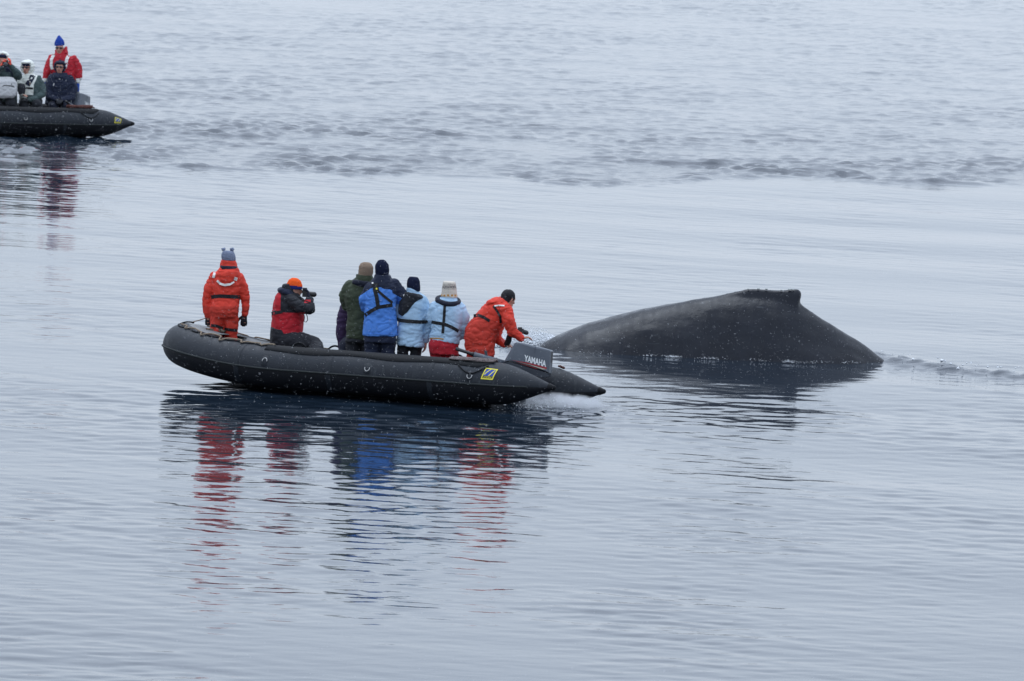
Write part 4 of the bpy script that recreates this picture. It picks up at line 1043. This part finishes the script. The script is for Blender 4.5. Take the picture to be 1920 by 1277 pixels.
def person_red():
    v = -.18; u, b = deck(FB, 118, v); Y = b.y
    p = Person('person in red jacket and pointed blue hat standing and steering', Y, b, 11)
    torso = [(104, 100, 126, 101, 0, .10), (97, 107, 136, 109, 0, .14), (94, 117, 141, 119, 0, .155), (96, 132, 141, 134, 0, .16), (98, 150, 141, 152, 0, .16), (98, 165, 142, 167, 0, .165)]
    armL = p.J([(97, 110, 0, .085), (91, 126, -.02, .085), (86, 141, -.06, .07), (84, 151, -.1, .055)])
    armR = p.J([(138, 111, 0, .085), (146, 127, 0, .088), (148, 142, -.03, .072), (146, 153, -.06, .055)])
    legs = standing_legs(p, FB, [(109, 165, 0), (138, 166, 0)], [(108, 184, 0), (143, 182, -.02)], [v + .1, v - .05], .10, .085)
    body_from(p, torso, (armL, armR), legs); p.head(112, 91, -.02, (-.12, -1, -.05), neck_to=(114, 104, 0))
    hL = (p.P(85, 154, -.1), (.2, -.3, -.9)); hR = (p.P(146, 157, -.06), (-.1, -.2, -1))
    for (w_, d), f in ((hL, 1), (hR, -1)): p.hand(w_, d, (0, 1, 0), flip=f)
    p.make_body()
    mb = MB(); p.loft(mb, torso); mb.chain(armL); mb.chain(armR)
    def z(x, y, dy, wv): return 1 if (y > 146.5 and (x < 94 or x > 142)) else 0
    jk = p.part('jacket', mb, [M['bright_red'], M['tape']], .014, 4, .012, zones=z)
    mb = MB(); p.loft(mb, [(98, 158, 142, 160, 0, .155), (98, 168, 146, 170, 0, .16)]); [mb.chain(l) for l in legs]
    def tz(x, y, dy, wv): return 1 if 176 < y < 182 else (2 if y >= 182 else 0)
    tr = p.part('trousers', mb, [mat('grey_cloth', (.16, .17, .18), .8), M['tape'], M['bright_red']], .014, 4, .008, zones=tz)
    mb = MB(); p.loft(mb, [(103, 93, 127, 92, .05, .09), (103, 100, 128, 100, .02, .12), (102, 107, 128, 108, 0, .13)]); p.loft(mb, [(121, 88, 126, 87, .04, .05), (120, 93, 127, 93, .02, .08), (119, 99, 128, 99, .0, .11)]); p.part('collar', mb, M['bright_red'], .012, 3, .006)
    T = [jk]
    p.strap('reflective_brace', [(101, 102), (96, 112), (96, 124), (98, 130)], 4.5, T, M['tape']); p.strap('reflective_brace', [(130, 100), (125, 112), (122, 128)], 5, T, M['tape'])
    p.strap('reflective_brace', [(93.5, 150), (92, 160)], 3, T, M['tape'], .02)
    mb = MB(); p.loft(mb, [(102, 86, 121, 85, .0, .11), (102, 80, 121, 80, .01, .113), (104, 75, 119, 75, .01, .10), (107, 70, 115, 70, .01, .06), (109.5, 66, 112, 66, .01, .02)]); p.part('pointed_hat', mb, M['blue_wool'], .011, 3, .002)
    sunglasses(p, .022); mouth(p)
    for (w_, d), f in ((hL, 1), (hR, -1)):
        mb = MB(); p.hand(w_, d, (0, 1, 0), .017, mb, flip=f, curl=.4); p.part('glove', mb, M['glove_blue'], .009, 1, 0)
    add_boots(p, legs, TOWARD)
    return p

def seated(label, px, seed, torso, arms, headpx, look, mats):
    pass

def person_navy():
    v = -.80; u = FB.find(112, v, .57); b = FB(u, v, .56); Y = b.y - .02
    p = Person('person in navy hooded jacket seated in front of the standing red jacket', FB(u, .1, .5).y, FB(u, .1, FLOOR), 12)
    Y = p.Y
    torso = [(103, 138, 124, 138, 0, .10), (96, 143, 132, 144, 0, .13), (91, 153, 138, 154, 0, .155), (89, 168, 139, 169, 0, .165), (86, 182, 139, 183, 0, .17), (84, 196, 138, 197, 0, .17)]
    armL = p.J([(97, 147, -.02, .085), (90, 164, -.06, .08), (92, 183, -.16, .07), (106, 186, -.26, .055)])
    armR = p.J([(131, 148, -.02, .085), (138, 166, -.04, .085), (135, 184, -.14, .07), (118, 187, -.26, .055)])
    legs = []
    for dv, px in ((.0, 100), (.0, 124)):
        uu = FB.find(px, .1, FLOOR); f = FB(uu, .28, FLOOR); h_ = p.P(px, 194, 0)
        legs.append([(h_, .11), (p.P(px, 199, -.26), .10), (Vector((f.x, f.y + .1, f.z + .22)), .075), (Vector((f.x, f.y + .1, f.z + .1)), .07)])
    body_from(p, torso, (armL, armR), legs); p.head(112, 127, -.02, (-.1, -1, .02), neck_to=(113, 140, 0))
    for q, f in ((armL, 1), (armR, -1)): p.hand(q[-1][0], (0.3 * f, -.6, -.2), (0, 0, -1), flip=f)
    p.make_body()
    mb = MB(); p.loft(mb, torso); mb.chain(armL); mb.chain(armR); jk = p.part('jacket', mb, M['navy'], .013, 4, .013)
    mb = MB(); p.loft(mb, [(88, 188, 138, 189, 0, .16), (88, 200, 138, 201, 0, .16)]); [mb.chain(l) for l in legs]; p.part('trousers', mb, M['navy_dark'], .015, 4, .008)
    mb = MB(); p.loft(mb, [(99, 136, 126, 136, .03, .12), (97, 141, 129, 142, .0, .15), (98, 147, 129, 148, -.01, .15)]); p.part('collar', mb, M['navy'], .012, 3, .008)
    hood = MB(); c, L, up, sd_ = p.hc, p.hl, p.hu, p.hs
    for k in range(11):
        a = math.radians(-65 + 310 * k / 10); pt = c + sd_ * .108 * math.cos(a) + up * (.02 + .115 * math.sin(a)) - L * -.01
        hood.capsule(pt, pt - L * .10, .026, .03)
    hood.ell(c - L * .06 + up * .02, sd_ * .125, L * .09, up * .13); hood.ell(c + up * .10 + L * .01, sd_ * .095, L * .105, up * .045)
    p.part('hood', hood, M['navy'], .012, 4, .004)
    sunglasses(p, .02); mouth(p)
    p.strap('chest_badge', [(110, 148), (113.5, 147.3)], 2.4, [jk], M['offwhite']); p.strap('zip_pull', [(101.5, 156), (100, 161)], 1.4, [jk], M['offwhite'])
    for q, f in ((armL, 1), (armR, -1)):
        mb = MB(); p.hand(q[-1][0], (0.3 * f, -.6, -.2), (0, 0, -1), .0145, mb, flip=f); p.part('glove', mb, M['black_cloth'], .009, 1, 0)
    add_boots(p, legs, TOWARD)
    return p

def white_hood(p, w_=1.0, peak=True):
    mb = MB(); c, L, up, sd_ = p.hc, p.hl, p.hu, p.hs
    for k in range(13):
        a = math.radians(-75 + 330 * k / 12 - 0); pt = c + sd_ * .112 * w_ * math.cos(a) + up * (.015 + .122 * math.sin(a))
        mb.capsule(pt + L * .02, pt - L * .10, .028, .032)
    mb.ell(c - L * .06 + up * .02, sd_ * .13 * w_, L * .095, up * .145)
    if peak: mb.ell(c + up * .118 + L * .035, sd_ * .105, L * .085, up * .03)
    p.part('hood', mb, M['white'], .012, 4, .004)

def person_white_b():
    u = FB.find(58, .05, .5); p = Person('person in white hood, white vest and grey green sleeves seated in the boat', FB(u, .05, .5).y, FB(u, .05, FLOOR), 13)
    torso = [(44, 138, 64, 138, 0, .10), (40, 144, 71, 145, 0, .13), (37, 154, 77, 155, 0, .155), (37, 168, 78, 169, 0, .165), (36, 182, 78, 183, 0, .17), (36, 192, 78, 193, 0, .17)]
    armR = p.J([(71, 148, 0, .082), (78, 162, -.02, .086), (79, 177, -.08, .076), (66, 185, -.22, .06), (55, 187, -.3, .05)])
    armL = p.J([(41, 148, -.02, .08), (36, 164, -.08, .075), (42, 178, -.24, .055)])
    legs = []
    for px in (46, 70):
        uu = FB.find(px, .05, FLOOR); f = FB(uu, .28, FLOOR); legs.append([(p.P(px, 190, 0), .11), (p.P(px - 2, 195, -.26), .1), (Vector((f.x, f.y + .1, f.z + .22)), .075), (Vector((f.x, f.y + .1, f.z + .1)), .07)])
    body_from(p, torso, (armR, armL), legs); p.head(50, 127.5, -.03, (-.35, -1, -.05), neck_to=(53, 140, 0))
    p.hand(armR[-1][0], (-1, -.3, -.1), (0, 0, -1), flip=1); p.hand(armL[-1][0], (.5, -.6, 0), (0, 0, -1))
    p.make_body()
    mb = MB(); p.loft(mb, torso); mb.chain(armR); mb.chain(armL)
    def z(x, y, dy, wv):
        if x > 63 + max(0, (160 - y)) * .42: return 1
        if y > 178 and x > 50: return 1
        return 0
    jk = p.part('jacket', mb, [M['white'], M['grey_green']], .012, 4, .010, zones=z)
    mb = MB(); p.loft(mb, [(38, 184, 76, 185, 0, .16), (38, 197, 76, 198, 0, .16)]); [mb.chain(l) for l in legs]; p.part('trousers', mb, M['black_cloth'], .015, 4, .008)
    white_hood(p); sunglasses(p, .02); mouth(p)
    mb = MB(); c, L, up, sd_ = p.hc, p.hl, p.hu, p.hs; mb.ell(c + up * .065 + L * .03, sd_ * .088, L * .075, up * .035); p.part('dark_cap', mb, M['navy_wool'], .01, 2, 0)
    T = [jk]
    p.strap('harness_strap', [(65, 135), (59, 147), (51, 160)], 8, T, M['navy']); p.strap('harness_buckle', [(51, 149), (55, 149)], 2.5, T, M['tape'], .03)
    p.strap('chest_belt', [(38, 165), (50, 165), (62, 166)], 3, T, M['web']); p.strap('vest_badge', [(56, 156), (57.5, 158)], 3, T, M['tan_wool'])
    mb = MB(); p.hand(armR[-1][0], (-1, -.3, -.1), (0, 0, -1), .0145, mb, flip=1); p.part('glove', mb, M['black_cloth'], .009, 1, 0)
    add_boots(p, legs, TOWARD)
    return p

def person_white_a():
    u = FB.find(10, .0, .5); p = Person('person in white hood photographing with orange gloves at the edge of the boat', FB(u, .0, .5).y, FB(u, .0, FLOOR), 14)
    torso = [(-6, 122, 18, 122, 0, .10), (-14, 128, 27, 128, 0, .13), (-18, 140, 32, 140, 0, .155), (-19, 156, 32, 156, 0, .165), (-19, 172, 32, 172, 0, .17), (-19, 190, 32, 190, 0, .17)]
    armR = p.J([(24, 131, -.02, .085), (34, 143, -.10, .088), (33, 138, -.22, .074), (20, 124, -.28, .055)])
    armL = p.J([(-12, 132, -.02, .085), (-14, 146, -.14, .08), (4, 126, -.28, .055)])
    legs = []
    for px in (-6, 20):
        uu = FB.find(px, .0, FLOOR); f = FB(uu, .26, FLOOR); legs.append([(p.P(px, 189, 0), .11), (p.P(px, 193, -.26), .1), (Vector((f.x, f.y + .1, f.z + .22)), .075), (Vector((f.x, f.y + .1, f.z + .1)), .07)])
    body_from(p, torso, (armR, armL), legs); p.head(5, 112, -.03, (-.05, -1, -.03), neck_to=(6, 124, 0))
    hands = ((p.P(19.5, 123, -.29), (-.05, -.25, .95), 1), (p.P(3, 123, -.29), (.35, -.3, .8), -1))
    for w_, d, f in hands: p.hand(w_, d, (-f, .1, 0), flip=f, curl=.7)
    p.make_body()
    mb = MB(); p.loft(mb, torso); mb.chain(armR); mb.chain(armL)
    def z(x, y, dy, wv): return 1 if (24 < x and y < 133) and dy > -.06 else (2 if y < 148 and dy > -.13 and 8 < x < 24 else 0)
    jk = p.part('jacket', mb, [M['grey_green'], M['white'], M['navy']], .013, 4, .011, zones=z)
    mb = MB(); p.loft(mb, [(-18, 180, 32, 181, 0, .16), (-18, 196, 32, 197, 0, .16)]); [mb.chain(l) for l in legs]; p.part('trousers', mb, M['black_cloth'], .015, 4, .008)
    white_hood(p, 1.05, False)
    mb = MB(); c, L, up, sd_ = p.hc, p.hl, p.hu, p.hs; mb.ell(c + up * .065 + L * .015, sd_ * .092, L * .09, up * .05); p.part('dark_cap', mb, M['navy_wool'], .01, 2, 0); mouth(p)
    for w_, d, f in hands:
        mb = MB(); p.hand(w_, d, (-f, .1, 0), .0145, mb, flip=f, curl=.7); p.part('glove', mb, M['glove_red'], .009, 1, 0)
    add_boots(p, legs, TOWARD)
    c = p.P(11.5, 120, -.33); mb = MB(); mb.box(c, (.075, 0, 0), (0, .035, 0), (0, 0, .05)); mb.box(c + Vector((0, 0, .06)), (.035, 0, 0), (0, .03, 0), (0, 0, .018)); mb.capsule(c + Vector((0, -.03, -.005)), c + Vector((0, -.15, -.01)), .045, .05)
    o = obj('photo_camera', mb, M['plastic'], None, False, c, True); tag(o, 'black camera gripped by orange gloves in front of a white hood', 'camera')
    mb = MB(); mb.ell(c + Vector((0, -.2, -.01)), Vector((.04, 0, 0)), Vector((0, 0, .04)), Vector((0, -.004, 0))); obj('lens_glass', mb, M['lens'], o, True, c)
    # pale dry bag strapped in front
    mb = MB(); p.loft(mb, [(-6, 144, 24, 145, -.27, .07), (-12, 152, 31, 153, -.29, .11), (-13, 166, 33, 167, -.29, .12), (-12, 178, 31, 179, -.29, .115), (-8, 184, 26, 184, -.28, .08)])
    bs = p.P(9, 184, -.28); me = remesh(mb, .013, 4, .008, (6, 6, 9), 3.3, bs); o = link('dry_bag', me, M['offwhite'], None, True, bs)
    tag(o, 'pale grey bag held in front of the photographing person with orange gloves', 'bag')
    hold = p.root; tree = [o]
    class Q: pass
    fake = Person('x', p.Y, bs); fake.root = o
    def s2(name, pts, wpx, mt):
        t = BVHTree.FromPolygons([v.co + bs for v in me.vertices], [tuple(q.vertices) for q in me.polygons]); rings = []
        for (x, y) in pts:
            d = ray(x, y).normalized(); h = t.ray_cast(CAM, d)[0]
            if h is None: continue
            w2 = UPV * (wpx / (F_PX / p.Y) / 2); rings.append([h - d * .006 - w2, h - d * .006 + w2, h + d * .004 + w2, h + d * .004 - w2])
        if len(rings) > 1: mb2 = MB(); mb2.rings(rings); obj(name, mb2, mt, o, False, bs)
    s2('zip', [(4.5, 163), (6, 161), (9, 160), (14, 160.5), (20, 161), (25, 162), (27, 164)], 1.6, M['web']); s2('toggle', [(21.2, 157.5), (22.6, 157.5)], 2.4, M['web'])
    # dark pouch between the two seated people
    mb = MB(); p.loft(mb, [(34, 156, 46, 157, -.22, .06), (33, 164, 48, 165, -.24, .08), (34, 176, 47, 177, -.24, .075)]); bs2 = p.P(40, 177, -.24)
    o2 = link('camera_pouch', remesh(mb, .012, 3, .006, origin=bs2), M['black_cloth'], None, True, bs2); tag(o2, 'small black pouch between the two white hooded passengers', 'bag')
    return p
for f in (person_red, person_navy, person_white_b, person_white_a): f()

# ------------------------------------------------------------------ whale
def make_whale():
    Y0 = at_z(1380, 668).y + .25
    # picture outline of the back (top edge), read at the whale's distance
    top = [(985, 668), (1025, 639), (1060, 622), (1100, 607), (1150, 593), (1200, 580), (1250, 569.5), (1300, 561.5), (1340, 555), (1380, 551), (1420, 550), (1450, 552.5), (1480, 559), (1500, 570), (1520, 584), (1560, 608), (1600, 633), (1640, 661), (1680, 692), (1740, 735)]
    wx = [985, 1025, 1060, 1100, 1150, 1200, 1300, 1380, 1450, 1500, 1560, 1600, 1645, 1700, 1760]
    ww = [.35, .45, .66, .78, .84, .86, .86, .86, .86, .82, .70, .54, .36, .26, .2]
    mb = MB(); rings = []; n = 26
    for (x, y) in top:
        t = at_y(x, y, Y0); k = float(np.interp(x, [1050, 1200, 1390, 1520, 1650], [.50, .50, .66, .74, .62]))
        zb = min(-.9, t.z - .5); H = t.z - zb; a = float(np.interp(x, wx, ww)) / max(t.z, .28) ** k; half = []
        for q in range(n + 1):
            hq = H * (q / n) ** 1.6; half.append((min(a * hq ** k, 1.9), t.z - hq))
        rings.append([Vector((t.x, Y0 - w_, z_)) for w_, z_ in half[1:]] + [Vector((t.x, Y0 + w_, z_)) for w_, z_ in half[::-1]])
    mb.rings(rings)
    # low stepped dorsal fin with its hooked rear corner
    prof = [(1300, 575), (1340, 556), (1365, 549.5), (1385, 544.5), (1400, 541), (1415, 540), (1432, 541), (1450, 543), (1468, 543.3), (1482, 541.6), (1494, 540.6), (1501, 542.5), (1504, 549), (1502.5, 556), (1499.5, 561), (1499, 566), (1503, 575), (1510, 600), (1450, 601), (1350, 601)]
    cx, cy = 1440, 602; rr = []
    for dy, k in ((-.28, .18), (-.21, .38), (-.15, .60), (-.10, .82), (-.055, .955), (0, 1.0), (.055, .955), (.10, .82), (.15, .60), (.21, .38), (.28, .18)):
        rr.append([at_y(cx + (x - cx) * (k * .25 + .75), cy + (y - cy) * k, Y0 + dy) for x, y in prof])
    mb.rings(rr)
    base = Vector((at_y(1380, 600, Y0).x, Y0, 0))
    me = remesh(mb, .036, 4, 0, origin=base)
    n_ = len(me.vertices); co = np.empty(n_ * 3, 'f'); no = np.empty(n_ * 3, 'f')
    me.vertices.foreach_get('co', co); me.vertices.foreach_get('normal', no); co = co.reshape(-1, 3); no = no.reshape(-1, 3)
    hh = np.array([noise.noise(Vector((q[0] * 1.1, q[1] * 2, q[2] * 2.2))) * .016 + noise.noise(Vector((q[0] * 4, q[1] * 6, q[2] * 6))) * .006 for q in co.tolist()], 'f')
    me.vertices.foreach_set('co', (co + no * hh[:, None]).ravel()); me.update()
    m = bpy.data.materials.new('wet_whale_skin'); m.use_nodes = True; t = m.node_tree; b = t.nodes['Principled BSDF']
    tcn = t.nodes.new('ShaderNodeTexCoord')
    n1 = t.nodes.new('ShaderNodeTexNoise'); n1.inputs['Scale'].default_value = 2.2; n1.inputs['Detail'].default_value = 8; n1.inputs['Roughness'].default_value = .7
    t.links.new(tcn.outputs['Object'], n1.inputs[0])
    cr = t.nodes.new('ShaderNodeValToRGB'); cr.color_ramp.elements[0].position = .3; cr.color_ramp.elements[0].color = (.0035, .0052, .010, 1); cr.color_ramp.elements[1].position = .75; cr.color_ramp.elements[1].color = (.0075, .011, .019, 1)
    t.links.new(n1.outputs[0], cr.inputs[0])
    # small pale scars
    vo = t.nodes.new('ShaderNodeTexVoronoi'); vo.inputs['Scale'].default_value = 9; vo.inputs['Randomness'].default_value = 1
    t.links.new(tcn.outputs['Object'], vo.inputs[0])
    lt = t.nodes.new('ShaderNodeMath'); lt.operation = 'LESS_THAN'; lt.inputs[1].default_value = .085; t.links.new(vo.outputs['Distance'], lt.inputs[0])
    n3 = t.nodes.new('ShaderNodeTexNoise'); n3.inputs['Scale'].default_value = 3.1; t.links.new(tcn.outputs['Object'], n3.inputs[0])
    g2 = t.nodes.new('ShaderNodeMath'); g2.operation = 'GREATER_THAN'; g2.inputs[1].default_value = .60; t.links.new(n3.outputs[0], g2.inputs[0])
    mu = t.nodes.new('ShaderNodeMath'); mu.operation = 'MULTIPLY'; t.links.new(lt.outputs[0], mu.inputs[0]); t.links.new(g2.outputs[0], mu.inputs[1])
    mx = t.nodes.new('ShaderNodeMix'); mx.data_type = 'RGBA'; mx.inputs[7].default_value = (.13, .14, .15, 1)
    t.links.new(mu.outputs[0], mx.inputs[0]); t.links.new(cr.outputs[0], mx.inputs[6]); t.links.new(mx.outputs[2], b.inputs['Base Color'])
    b.inputs['Roughness'].default_value = .30; b.inputs['Specular IOR Level'].default_value = .2
    # water film: patches of gloss running down the flank, and long pale scratches
    mp = t.nodes.new('ShaderNodeMapping'); mp.inputs['Scale'].default_value = (3.5, 1.2, .8); t.links.new(tcn.outputs['Object'], mp.inputs[0])
    nf = t.nodes.new('ShaderNodeTexNoise'); nf.inputs['Scale'].default_value = 2.5; nf.inputs['Detail'].default_value = 7; t.links.new(mp.outputs[0], nf.inputs[0])
    rf = t.nodes.new('ShaderNodeMapRange'); rf.inputs[1].default_value = .38; rf.inputs[2].default_value = .62; rf.inputs[3].default_value = .20; rf.inputs[4].default_value = .36; t.links.new(nf.outputs[0], rf.inputs[0]); t.links.new(rf.outputs[0], b.inputs['Roughness'])
    mp2 = t.nodes.new('ShaderNodeMapping'); mp2.inputs['Scale'].default_value = (.9, 6, 9); mp2.inputs['Rotation'].default_value = (0, .25, 0); t.links.new(tcn.outputs['Object'], mp2.inputs[0])
    ns = t.nodes.new('ShaderNodeTexNoise'); ns.inputs['Scale'].default_value = 3.2; ns.inputs['Detail'].default_value = 5; t.links.new(mp2.outputs[0], ns.inputs[0])
    rs_ = t.nodes.new('ShaderNodeMapRange'); rs_.inputs[1].default_value = .66; rs_.inputs[2].default_value = .74; rs_.inputs[4].default_value = .55; t.links.new(ns.outputs[0], rs_.inputs[0])
    mx2 = t.nodes.new('ShaderNodeMix'); mx2.data_type = 'RGBA'; mx2.inputs[7].default_value = (.075, .085, .10, 1); t.links.new(rs_.outputs[0], mx2.inputs[0]); t.links.new(mx.outputs[2], mx2.inputs[6]); t.links.new(mx2.outputs[2], b.inputs['Base Color'])
    n2 = t.nodes.new('ShaderNodeTexNoise'); n2.inputs['Scale'].default_value = 14; n2.inputs['Detail'].default_value = 6; t.links.new(tcn.outputs['Object'], n2.inputs[0])
    bp = t.nodes.new('ShaderNodeBump'); bp.inputs['Strength'].default_value = .22; bp.inputs['Distance'].default_value = .02
    t.links.new(n2.outputs[0], bp.inputs['Height']); t.links.new(bp.outputs[0], b.inputs['Normal'])
    o = link('humpback_whale', me, m, None, True, base); tag(o, 'dark grey whale back with a low hooked dorsal fin rising from the water', 'whale')
    # worn pale nicks along the fin's top
    for (x, y, r) in ((1403, 542, .013), (1422, 541.5, .016), (1437, 542, .016), (1465, 544, .012), (1480, 543, .018), (1484, 542.5, .018), (1487, 543, .012)):
        c = at_y(x, y, Y0 - .055); k = MB(); k.ell(c, Vector((r * 1.3, 0, 0)), Vector((0, r, 0)), Vector((0, 0, r * .8)), 8, 5); obj('barnacle', k, mat('barnacle', (.5, .52, .5), .8), o, True, base)
    return Y0, lambda x: float(np.interp(x, wx, ww))
WY, whale_half = make_whale()

# ------------------------------------------------------------------ foam, spray and falling snow
M['foam'] = mat('white_foam', (.82, .85, .88), .6, spec=.3)
def droplets(name, label, pts, sizes, seed=0, flat=.7):
    """many small blobs of foam or spray joined in one object"""
    n = len(pts); P = np.array([tuple(p) for p in pts], 'f'); base = P.mean(0); base[2] = 0
    r = np.random.RandomState(seed)
    oc = np.array([(1, 0, 0), (-1, 0, 0), (0, 1, 0), (0, -1, 0), (0, 0, 1), (0, 0, -1)], 'f'); of = np.array([(0, 2, 4), (2, 1, 4), (1, 3, 4), (3, 0, 4), (2, 0, 5), (1, 2, 5), (3, 1, 5), (0, 3, 5)])
    S = np.array(sizes, 'f')[:, None, None] * oc[None] * (1 + .5 * r.randn(n, 6, 1)) * np.array([1.25, 1.0, flat], 'f')
    V = (P[:, None, :] + S - base).reshape(-1, 3); Fc = (of[None] + 6 * np.arange(n)[:, None, None]).reshape(-1, 3)
    me = bpy.data.meshes.new(name); me.from_pydata(V.tolist(), [], Fc.tolist()); me.update()
    o = link(name, me, M['foam'], None, True, tuple(base)); tag(o, label, 'foam', kind='stuff'); return o
R2 = np.random.RandomState(5)
pts = []; sz = []
for _ in range(4500):                 # white water where the whale's head has just gone under
    x = R2.uniform(925, 1045); t = (x - 985) / 60
    y = 640 + R2.uniform(-3, 6) ; g = at_z(x, y + 3); hgt = abs(R2.normal(0, .055)) * max(.15, 1 - t * t) * 1.6
    pts.append((g.x, g.y + R2.uniform(-.3, .9), hgt)); sz.append(R2.uniform(.003, .014) * (1.3 - hgt * 4))
droplets('splash', 'white splash of broken water at the whale\'s forward end', pts, np.clip(sz, .002, .03), 1)
pts = []; sz = []
for cx, wpx, n_ in ((1258, 13, 110), (1330, 26, 60), (1474, 7, 60), (1505, 40, 70), (1120, 30, 30), (1215, 14, 26), (1420, 26, 26), (1590, 30, 40)):
    for _ in range(n_):
        x = min(max(cx + R2.normal(0, wpx * .6), 1050), 1640); g = at_y(x, 660, WY)
        pts.append((g.x, WY - whale_half(x) * 1.04 - abs(R2.normal(0, .10)) - .01, abs(R2.normal(0, .014)) + .003)); sz.append(R2.uniform(.002, .0065))
droplets('foam_fleck', 'thin white foam along the waterline of the whale', pts, sz, 2)
pts = []; sz = []
for _ in range(80):
    k = R2.uniform(0, 1); i = min(int(k * (len(whale_wake) - 1)), len(whale_wake) - 2); f = k * (len(whale_wake) - 1) - i; g = whale_wake[i].lerp(whale_wake[i + 1], f)
    pts.append((g.x + R2.normal(0, .1), g.y + R2.normal(0, .3), .06 + abs(R2.normal(0, .03)))); sz.append(R2.uniform(.004, .016) * (1 if R2.rand() < .85 else 1.9))
droplets('wake_foam', 'scattered foam on the turbulent trail behind the whale', pts, sz, 3)
pts = []; sz = []
sb = NB(.25, -.25, 0)
for _ in range(2600):
    x = R2.normal(1045, 36); g = at_z(x, 762 + R2.normal(0, 4)); pts.append((g.x, g.y + R2.uniform(-.3, .6), abs(R2.normal(0, .05)))); sz.append(R2.uniform(.002, .007) if R2.rand() < .9 else R2.uniform(.007, .014))
droplets('propeller_spray', 'fine white spray thrown up under the stern cones', pts, sz, 4)
# soft mist in the propeller wash
mb = MB(); c = at_z(1045, 762); c = Vector((c.x - .03, c.y + .1, .015)); mb.ell(c, Vector((.78, 0, 0)), Vector((0, .6, 0)), Vector((0, 0, .17)), 24, 13)
o = obj('wash_mist', mb, M['foam'], None, True, Vector((c.x, c.y, c.z)), True); o.data.materials.clear()
m = bpy.data.materials.new('wash_mist_volume'); m.use_nodes = True; t = m.node_tree; t.nodes.clear()
om = t.nodes.new('ShaderNodeOutputMaterial'); pv = t.nodes.new('ShaderNodeVolumePrincipled'); pv.inputs['Color'].default_value = (.95, .97, 1, 1); pv.inputs['Anisotropy'].default_value = 0.0
tcn = t.nodes.new('ShaderNodeTexCoord'); mp = t.nodes.new('ShaderNodeMapping'); mp.vector_type = 'POINT'; mp.inputs['Scale'].default_value = (1 / .78, 1 / .6, 1 / .17)
t.links.new(tcn.outputs['Object'], mp.inputs[0]); ln = t.nodes.new('ShaderNodeVectorMath'); ln.operation = 'LENGTH'; t.links.new(mp.outputs[0], ln.inputs[0])
r1 = t.nodes.new('ShaderNodeMapRange'); r1.inputs[1].default_value = .95; r1.inputs[2].default_value = .1; r1.inputs[3].default_value = 0; r1.inputs[4].default_value = 1; t.links.new(ln.outputs['Value'], r1.inputs[0])
n1 = t.nodes.new('ShaderNodeTexNoise'); n1.inputs['Scale'].default_value = 6; n1.inputs['Detail'].default_value = 7; t.links.new(tcn.outputs['Object'], n1.inputs[0])
r2 = t.nodes.new('ShaderNodeMapRange'); r2.inputs[1].default_value = .42; r2.inputs[2].default_value = .68; r2.inputs[3].default_value = 0; r2.inputs[4].default_value = 34; t.links.new(n1.outputs[0], r2.inputs[0])
mu = t.nodes.new('ShaderNodeMath'); mu.operation = 'MULTIPLY'; t.links.new(r1.outputs[0], mu.inputs[0]); t.links.new(r2.outputs[0], mu.inputs[1]); t.links.new(mu.outputs[0], pv.inputs['Density'])
t.links.new(pv.outputs[0], om.inputs['Volume']); o.data.materials.append(m); tag(o, 'soft white mist in the propeller wash under the stern', 'mist', kind='stuff')

def snow(n=140000):
    r = np.random.RandomState(8)
    # flakes fill the air between ship and boats, a little wider than the view
    y = 48 + (205 - 48) * r.rand(n * 4) ** .6
    hwx = .085 * y + .5; x = r.uniform(-1, 1, n * 4) * hwx
    zt = 9.2 - y * math.tan(PITCH - .055); zb = 9.2 - y * math.tan(PITCH + .055)
    z = zb + (zt - zb) * r.rand(n * 4)
    k = z > .05; x, y, z = x[k][:n], y[k][:n], z[k][:n]; n = len(x)
    te = np.array([(1, 1, 1), (1, -1, -1), (-1, 1, -1), (-1, -1, 1)], 'f'); tf = np.array([(0, 1, 2), (0, 3, 1), (0, 2, 3), (1, 3, 2)])
    s = .0006 + .0015 * r.rand(n) ** 2.0
    V = np.stack([x, y, z], -1)[:, None, :] + te[None] * s[:, None, None] * (1 + .4 * r.randn(n, 4, 1)); Fc = (tf[None] + 4 * np.arange(n)[:, None, None]).reshape(-1, 3)
    me = bpy.data.meshes.new('falling_snow'); me.vertices.add(n * 4); me.vertices.foreach_set('co', V.astype('f').ravel())
    me.loops.add(n * 12); me.loops.foreach_set('vertex_index', Fc.astype(np.int32).ravel()); me.polygons.add(n * 4); me.polygons.foreach_set('loop_start', np.arange(0, n * 12, 3, dtype=np.int32)); me.update()
    o = link('falling_snow', me, mat('snow', (.85, .87, .9), .8, spec=.2), None, True); tag(o, 'light snow falling through the air over the water', 'snow', kind='stuff')
snow()

bpy.data.scenes.remove(WORK)
